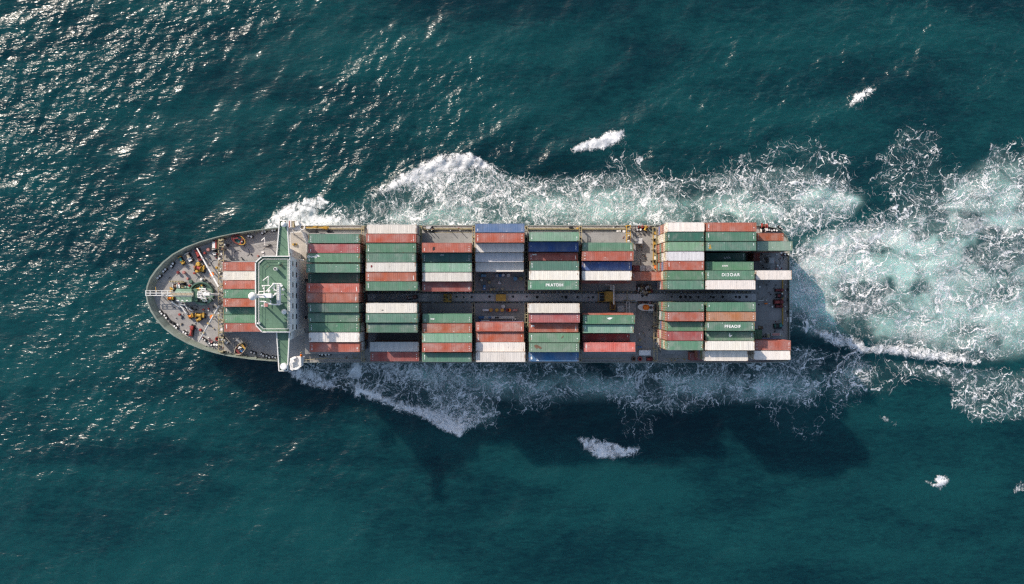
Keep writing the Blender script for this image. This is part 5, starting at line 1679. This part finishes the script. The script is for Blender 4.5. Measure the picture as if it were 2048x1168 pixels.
boxy('machine_house', 1224, 612, 1.1, 1.9, 2.4, 'brown', parent=cr); MB().rail([P(1219.5, 604, 11.4), P(1219.5, 619, 11.4), P(1229, 619, 11.4), P(1229, 604, 11.4)], 0.9, 1.0, 0.06).build('guard_rail', M['yellow'], cr)
boxy('stores_hut', 1240, 617, 1.75, 1.5, 2.0, 'grey', 0.03); boxy('tool_bin', 1207, 614.3, 0.5, 0.4, 0.5, 'dark'); vent(1214, 610.3, 0.17, 0.4, 'white')
vent(1241.5, 600.5, 0.22, 0.5, 'yellow'); vent(1242, 572.5, 0.2, 0.4, 'yellow'); vent(1232, 572, 0.35, 0.5, 'grey')
MB().bar(P(1232, 591, 9.4), P(1236, 586, 9.4), 0.06, 5).build('hose', M['white'], ship)
MB().bar(P(1254.5, 580, 10.4), P(1254.5, 604, 10.4), 0.08, 5).bar(P(1246, 600.5, 10.2), P(1270, 600.5, 10.2), 0.08, 5).build('pipe', M['tan'], ship)
winch(825, 595, R(10), 2.6, 1.0, 'pink', 'grey', z=9.9)
vent(915.5, 585.5, 0.18, 0.4, 'white'); vent(926, 604.5, 0.2, 0.4, 'dark', 'dark')
p = [P(844 + 11 * math.sin(t * 0.33), 591 + 2.1 * t, 9.3) for t in range(10)]
MB().path(p, 0.07, 5).build('power_cable', M['dark'], ship)
for x, y in ((858, 607), (862, 613), (851, 605), (866, 618)): boxy('coiled_hose', x, y, 0.9, 0.7, 0.3, 'dark', random.uniform(0, 1.5))
b = boxy('tool_bin', 908.5, 620.5, 0.8, 0.5, 0.4, 'dark'); MB().box((at(909.5, 620.8)[0], at(0, 620.8)[1], DECK + 0.5), (0.45, 0.3, 0.2), 0.4).build('lid', M['white'], b)
# junk heap of machinery by the lifeboat
random.seed(21)
for i in range(70):
    x, y = random.gauss(1283, 8), random.gauss(578.5, 6)
    if not (1258 < x < 1303 and 566 < y < 593): continue
    mt = random.choice(['brown', 'brown', 'dark', 'maroon', 'tan', 'rope', 'grey', 'white', 'brown', 'dark'])
    p = at(x, y)
    if i % 3:
        MB().box((p[0], p[1], DECK + 0.3 + random.uniform(0, 0.7)), (random.uniform(0.25, 0.9), random.uniform(0.2, 0.7), random.uniform(0.3, 1.0)), random.uniform(0, 3)).build('machinery', M[mt], ship)
    else:
        q = (p[0] + random.uniform(-0.9, 0.9), p[1] + random.uniform(-0.9, 0.9), DECK + random.uniform(0.3, 1.6))
        MB().bar((p[0], p[1], DECK + random.uniform(0.2, 1.2)), q, random.uniform(0.05, 0.16), 6).build('machinery_pipe', M[mt], ship)
winch(1299.5, 583.5, R(10), 1.3, 0.9, 'maroon', 'yellow', motor='red')
for i in range(16):
    p = at(random.uniform(1280, 1304), random.uniform(601, 607))
    MB().box((p[0], p[1], DECK + 0.4), (random.uniform(0.2, 0.6), random.uniform(0.2, 0.5), random.uniform(0.4, 0.9)), random.uniform(0, 3)).build('machinery', M[random.choice(['dark', 'maroon', 'white', 'dark', 'pink'])], ship)
MB().box((at(1284, 604)[0], at(1284, 604)[1], DECK + 0.3), (2.2, 0.4, 0.6)).build('foundation', M['brown'], ship)

# ---- lifeboat in its cradle
lb = bpy.data.objects.new('lifeboat', None)
COL.objects.link(lb)
p = at(1290, 614.5, 10.2)
lb.location = p
lb.rotation_euler = (0, 0, R(-4))
thing(lb, 'white lifeboat with a bright orange canopy in front of the aft container blocks', 'lifeboat')
secs_ = []
for x, w, d in ((-1.95, 0.12, 0.35), (-1.6, 0.55, 0.7), (-0.9, 0.82, 0.95), (0.2, 0.88, 1.0), (1.2, 0.82, 0.95), (1.75, 0.7, 0.8)):
    secs_.append([(x, w * math.cos(t), 0.75 + d * min(0, math.sin(t)) if math.sin(t) < 0 else 0.75) for t in [math.pi * k / 8 + math.pi for k in range(9)]])
m = MB()
for a, b in zip(secs_[:-1], secs_[1:]):
    m.add(a + b, [(i, i + 1, 9 + i + 1, 9 + i) for i in range(8)] + [(0, 9, 17, 8)])
m.add(secs_[-1], [tuple(range(9))])
m.build('hull', M['white'], lb)
MB().ball((0.0, 0, 0.78), 0.72, 16, 10, 0.75).ball((0.35, 0, 0.78), 0.7, 16, 10, 0.75).build('canopy', M['orange'], lb, True)
MB().box((-1.0, 0, 0.85), (0.18, 1.3, 0.16)).build('thwart', M['white'], lb)
MB().box((1.35, 0.05, 0.85), (0.5, 0.6, 0.2), 0.4).build('hatch', M['dark'], lb)
m = MB()
m.path([(1.3, -0.75, 0.9), (2.0, -0.7, 0.9), (1.6, 0.1, 0.9), (2.05, 0.75, 0.9), (1.3, 0.75, 0.9)], 0.09, 6)
m.build('release_frame', M['white'], lb)
MB().box((1.9, 0.1, 0.5), (0.25, 1.0, 0.5)).build('stern_flap', M['red'], lb)
MB().box((0, 0, -0.55), (3.0, 0.5, 1.1)).build('cradle', M['grey'], lb)
boxy('davit_step', 1300, 624, 1.4, 0.35, 0.5, 'grey'); vent(1267, 616, 0.18, 0.4, 'white')
boxy('fuel_tank', 1289, 705, 2.9, 1.35, 0.8, 'white', lid='white_wall'); boxy('locker', 1279.5, 680.3, 0.55, 0.4, 0.4, 'pgr') if False else boxy('locker', 1279.5, 680.3, 0.6, 0.45, 0.5, 'tan')
vent(1276, 693, 0.26, 0.6, 'blue', 'blue'); vent(1281, 693.5, 0.28, 0.6, 'blue', 'blue'); vent(1273, 693.5, 0.15, 0.5, 'white')
fairlead(1267, 717.5, 0, 'brown'); fairlead(1279.5, 717.5, 0, 'red'); winch(1298.5, 718, 0, 1.6, 1.0, 'maroon', 'red')
for x, y in ((1342, 720), (1349, 720), (1368, 719)): vent(x, y, 0.16, 0.9, 'yellow')
boxy('mooring_gear', 644, 711, 1.2, 0.5, 0.5, 'dark'); bollard(643, 708, 0); bollard(656, 708.5, 0.2); vent(693.5, 715.5, 0.22, 0.4, 'red', 'maroon')
m = MB().path([P(711 + 6 * math.cos(t), 706 + 11 * math.sin(t), DECK + 0.08) for t in np.linspace(0, math.pi, 12)], 0.06, 5)
m.build('rope', M['tan'], ship)
m = MB().rail([P(612, 719, DECK), P(622, 719, DECK), P(640, 716, DECK + 1.4), P(656, 715.5, DECK + 2)], 1.1, 0.9, 0.06)
m.build('stair_rail', M['tan'], ship)

# ---- stern deck
boxy('stern_hut', 1538.5, 521, 1.35, 1.5, 1.8, 'grey', lid='grey'); boxy('hose_box', 1545.5, 523, 0.3, 0.5, 1.0, 'pink'); boxy('locker', 1534, 511.8, 0.6, 0.2, 0.4, 'white')
for x, y, mt in ((1520, 523.6, 'white'), (1527, 521, 'grey'), (1553, 526, 'rope'), (1554, 531.5, 'white'), (1552.5, 537.5, 'pink'), (1558.5, 536, 'white'), (1561.5, 506.5, 'white'), (1552, 509, 'grey'), (1513, 531, 'white'), (1511.5, 534, 'white')):
    boxy('locker', x, y, random.uniform(0.3, 0.5), random.uniform(0.2, 0.4), random.uniform(0.3, 0.6), mt, random.uniform(-0.4, 0.4))
for x, y in ((1525, 531), (1526.5, 535), (1534, 537.5), (1566.5, 515.5), (1551, 570), (1533, 570), (1541, 588.5), (1517, 609)): vent(x, y, 0.2, 0.35, 'dark', 'dark')
bollard(1571.5, 509, 0, r=0.22); bollard(1560, 455.8, R(-20), cap='grey', r=0.22)
winch(1528, 452.5, R(-10), 1.8, 1.2, 'red', 'brown', motor='pink'); winch(1527, 460.5, R(10), 2.0, 1.0, 'white', 'dark', motor='grey'); bollard(1549, 461, R(-15), r=0.26); bollard(1539, 461, 0, cap='grey', r=0.25)
winch(1557.5, 580.5, 0, 2.2, 0.8, 'maroon', 'maroon'); winch(1558, 591.5, 0, 1.8, 1.2, 'dark', 'maroon', motor='white'); winch(1556, 604, 0, 2.6, 1.3, 'maroon', 'crimson' if 'crimson' in M else 'red'); winch(1557, 612.5, 0, 2.0, 0.9, 'maroon', 'maroon')
MB().box((at(1564.8, 605)[0], at(1564.8, 605)[1], DECK + 0.2), (0.20, 11.4, 0.4)).build('yellow_kerb', M['yellow'], ship)
MB().bar(P(1516, 601.5, 9.6), P(1528, 600.5, 9.6), 0.09, 6).build('capstan_bar', M['white'], ship); vent(1531, 600.5, 0.16, 0.8, 'white')
boxy('deck_tool_box', 1531.5, 607, 0.7, 0.3, 0.4, 'orange'); vent(1543, 613.3, 0.32, 0.5, 'grey', 'white'); vent(1518, 573.5, 0.4, 0.5, 'white', 'white')
for y in (569.5, 581, 592, 613, 622, 639.5): vent(1568.8, y, 0.17, 0.5, 'white')
for y in (579, 600, 624): boxy('roller_fairlead', 1575, y, 0.5, 0.6, 0.8, 'dark')
winch(1555, 651, R(3), 2.2, 1.1, 'teal', 'dark', motor='teal'); boxy('rope_store', 1555, 656, 1.8, 0.5, 0.5, 'dark')
winch(1519, 655, R(-10), 1.4, 0.8, 'brown', 'tan'); boxy('paint_locker', 1534, 671, 0.75, 1.1, 1.2, 'grey', lid='tan'); boxy('paint_locker', 1549.5, 668.5, 2.3, 0.7, 1.0, 'grey', lid='pink'); boxy('locker', 1562, 671, 0.8, 0.2, 0.3, 'tan', -0.6)
boxy('stern_box', 1578, 639, 1.0, 1.3, 0.4, 'white')
m = MB()
m.path([P(1584, 556, 8.8), P(1584, 624, 8.8)], 0.04, 5)
for y in np.arange(557, 624, 5): m.bar(P(1578, float(y), 8.8), P(1584, float(y), 8.8), 0.03, 4)
m.build('safety_net_frame', M['grey'], ship)

# small fittings, rope and wear scattered over the decks
random.seed(77)
for x0, x1, y0, y1, n_, up in ((330, 436, 500, 560, 30, 1), (340, 436, 610, 690, 34, -1), (450, 550, 470, 520, 14, 1), (455, 550, 668, 705, 8, -1), (845, 945, 462, 484, 12, 0), (1165, 1250, 453, 484, 16, 0), (1265, 1303, 455, 527, 14, 0), (1516, 1565, 506, 538, 16, 0), (1516, 1566, 562, 676, 24, 0), (1262, 1306, 626, 712, 14, 0), (740, 950, 604.5, 624, 22, 0), (1060, 1200, 582, 587, 8, 0)):
    for i in range(n_):
        x, y = random.uniform(x0, x1), random.uniform(y0, y1)
        if up:
            edge = np.interp(x, [q[0] for q in (UP if up > 0 else LO)], [q[1] for q in (UP if up > 0 else LO)])
            if (up > 0 and y < edge + 10) or (up < 0 and y > edge - 10): continue
        mt = random.choice(['dark', 'dark', 'grey', 'brown', 'white', 'dark', 'rope', 'tan', 'maroon'])
        p = at(x, y)
        if random.random() < 0.3:
            a0 = random.uniform(0, 3)
            m = MB()
            pts_ = [(p[0] + 0.35 * k * math.cos(a0 + 0.25 * k), p[1] + 0.35 * k * math.sin(a0 + 0.25 * k), DECK + 0.05) for k in range(6)]
            m.path(pts_, 0.045, 5).build('mooring_rope', M[random.choice(['rope', 'dark', 'grey'])], ship)
        else:
            MB().box((p[0], p[1], DECK + 0.1), (random.uniform(0.12, 0.5), random.uniform(0.1, 0.35), random.uniform(0.15, 0.5)), random.uniform(0, 3)).build('deck_fitting', M[mt], ship)

# ------------------------------------------------------------------ loose things on the open hatch
def loose(name, label, cat, x, y, group=None, z=HATCH):
    o = bpy.data.objects.new(name, None)
    COL.objects.link(o)
    o.location = at(x, y, z)
    thing(o, label, cat, group)
    return o


b = loose('tool_chest', 'sky blue rectangular chest near the upper left corner of the open hatch', 'chest', 967.4, 551.5)
MB().box((0, 0, 0.3), (1.3, 0.6, 0.6)).build('body', M['lightblue'], b); MB().box((0, 0, 0.63), (1.34, 0.64, 0.06)).build('lid', M['lightblue'], b)
for i, (x, y, body, cap, lab) in enumerate(((994.5, 551.3, 'blue', 'grey', 'dark blue drum, left of a row of three under the shaded container'), (1000, 551.3, 'blue', 'blue', 'dark blue drum in the middle of a row of three'), (1006.5, 550.5, 'blue', 'white', 'blue drum with a white top, right of a row of three'),
                                           (1017, 550.8, 'white', 'white', 'white drum standing right of the three blue drums'), (1030.6, 557.6, 'lightblue', 'lightblue', 'sky blue round drum near the upper right corner of the open hatch'), (1041.7, 557.5, 'yellow', 'tan', 'small yellow drum right of the sky blue drum'),
                                           (963.5, 560, 'dark', 'grey', 'dark drum with a grey rim below the sky blue chest'), (978.8, 564.7, 'dark', 'tan', 'small dark drum with a tan lid, alone on the open hatch'), (982.5, 579, 'dark', 'tan', 'dark drum with a tan lid beside a pale yellow one'),
                                           (989, 578, 'tan', 'tan', 'pale yellow drum right of the dark one'), (1004.8, 578, 'tan', 'rope', 'buff drum just above the flat yellow cart'),
                                           (1006.5, 613, 'white', 'grey', 'white round tank below the flat yellow cart'), (982, 620, 'orange', 'yellow', 'orange drum right of the long white chest, first in its row'), (993.8, 620, 'yellow', 'yellow', 'yellow drum, second in the row under the walkway'),
                                           (1004.5, 620, 'orange', 'yellow', 'orange drum with a yellow cross lid, third in the row'), (1015, 620, 'maroon', 'maroon', 'maroon drum beside the last orange drum of the row'), (1019, 620, 'orange', 'orange', 'orange drum left of the pink chest, last of the row'))):
    d = loose('drum', lab, 'drum', x, y, 'drums on the open hatch', z=HATCH if y < 581 else HATCH if y > 606.5 else DECK)
    rr_ = 0.42 if body != 'tan' else 0.3
    if body == 'lightblue': rr_ = 0.5
    if cap == 'grey' and body == 'white': rr_ = 0.45
    MB().cyl((0, 0, 0), rr_, 0.85, 14).build('body', M[body], d)
    MB().cyl((0, 0, 0.85), rr_ * 0.86, 0.04, 14).build('lid', M[cap], d)
    MB().ring((0, 0, 0.83), rr_ * 1.02, rr_ * 0.88, 0.06, 16).build('rim', M[body], d)
for x, y, sx, mt, lab in ((971.5, 620, 1.45, 'white', 'long white chest at the left end of the row of drums'), (1030.2, 620, 1.15, 'pink', 'faded pink chest at the right end of the row of drums')):
    b = loose('deck_chest', lab, 'chest', x, y, 'chests beside the row of drums')
    MB().box((0, 0, 0.28), (sx, 0.48, 0.56)).build('body', M[mt], b); MB().box((0, 0, 0.58), (sx + 0.05, 0.52, 0.05)).build('lid', M['white_wall' if mt == 'white' else mt], b); MB().box((-sx * 0.3, 0.0, 0.63), (0.2, 0.2, 0.05)).build('latch', M['blue'], b)
b = loose('pallet_load', 'dark blue covered pallet with a pale label, lower left of the open hatch', 'pallet', 968.7, 575)
MB().box((0, 0, 0.08), (0.75, 1.4, 0.14)).build('pallet', M['tan'], b); MB().box((0, 0, 0.5), (0.7, 1.3, 0.7)).build('cover', M['blue'], b); MB().box((0.05, -0.2, 0.87), (0.4, 0.3, 0.04)).build('label_plate', M['white'], b); MB().box((0.05, 0.35, 0.87), (0.25, 0.4, 0.04)).build('patch', M['lightblue'], b)
b = loose('portable_pump', 'white portable pump with a round head in the middle of the open hatch', 'pump', 998.8, 565.8)
MB().box((0, -0.08, 0.25), (0.75, 0.42, 0.5)).build('body', M['white'], b); MB().cyl((-0.05, 0.35, 0), 0.2, 0.6, 12).build('head', M['grey'], b)
# folded gangway: a long pale truss with a blue end
g = loose('gangway', 'long pale gangway with a blue end lying along the red container on the open hatch', 'gangway', 990, 635.5)
MB().box((0.9, 0.28, 0.35), (8.0, 0.12, 0.5)).build('side_beam', M['white'], g); MB().box((0.9, -0.10, 0.35), (8.0, 0.12, 0.5)).build('side_beam', M['white'], g)
MB().box((0.9, 0.09, 0.45), (7.9, 0.26, 0.06)).build('tread_plate', M['grey'], g)
for x in np.arange(-2.8, 4.8, 0.55): MB().box((x, 0.09, 0.50), (0.08, 0.3, 0.06)).build('tread', M['white'], g)
MB().box((-3.4, 0.1, 0.35), (1.4, 0.6, 0.6)).build('end_frame', M['blue'], g); MB().box((-1.3, 0.1, 0.62), (0.7, 0.4, 0.1)).build('hinge', M['blue'], g); MB().box((0.5, 0.1, 0.62), (0.9, 0.35, 0.1)).build('cover_plate', M['dark'], g)
MB().bar((4.6, 0.1, 0.5), (5.2, -0.5, 0.5), 0.08, 6).bar((4.4, 0.1, 0.5), (4.4, -1.1, 0.5), 0.08, 6).bar((4.4, -1.1, 0.5), (5.3, -0.1, 0.5), 0.07, 6).build('hook_frame', M['white'], g)
MB().box((-2.4, -0.75, 0.25), (2.0, 0.45, 0.5)).build('locker', M['white'], g); MB().box((-3.7, -0.75, 0.25), (0.6, 0.45, 0.5)).build('end_frame', M['blue'], g)
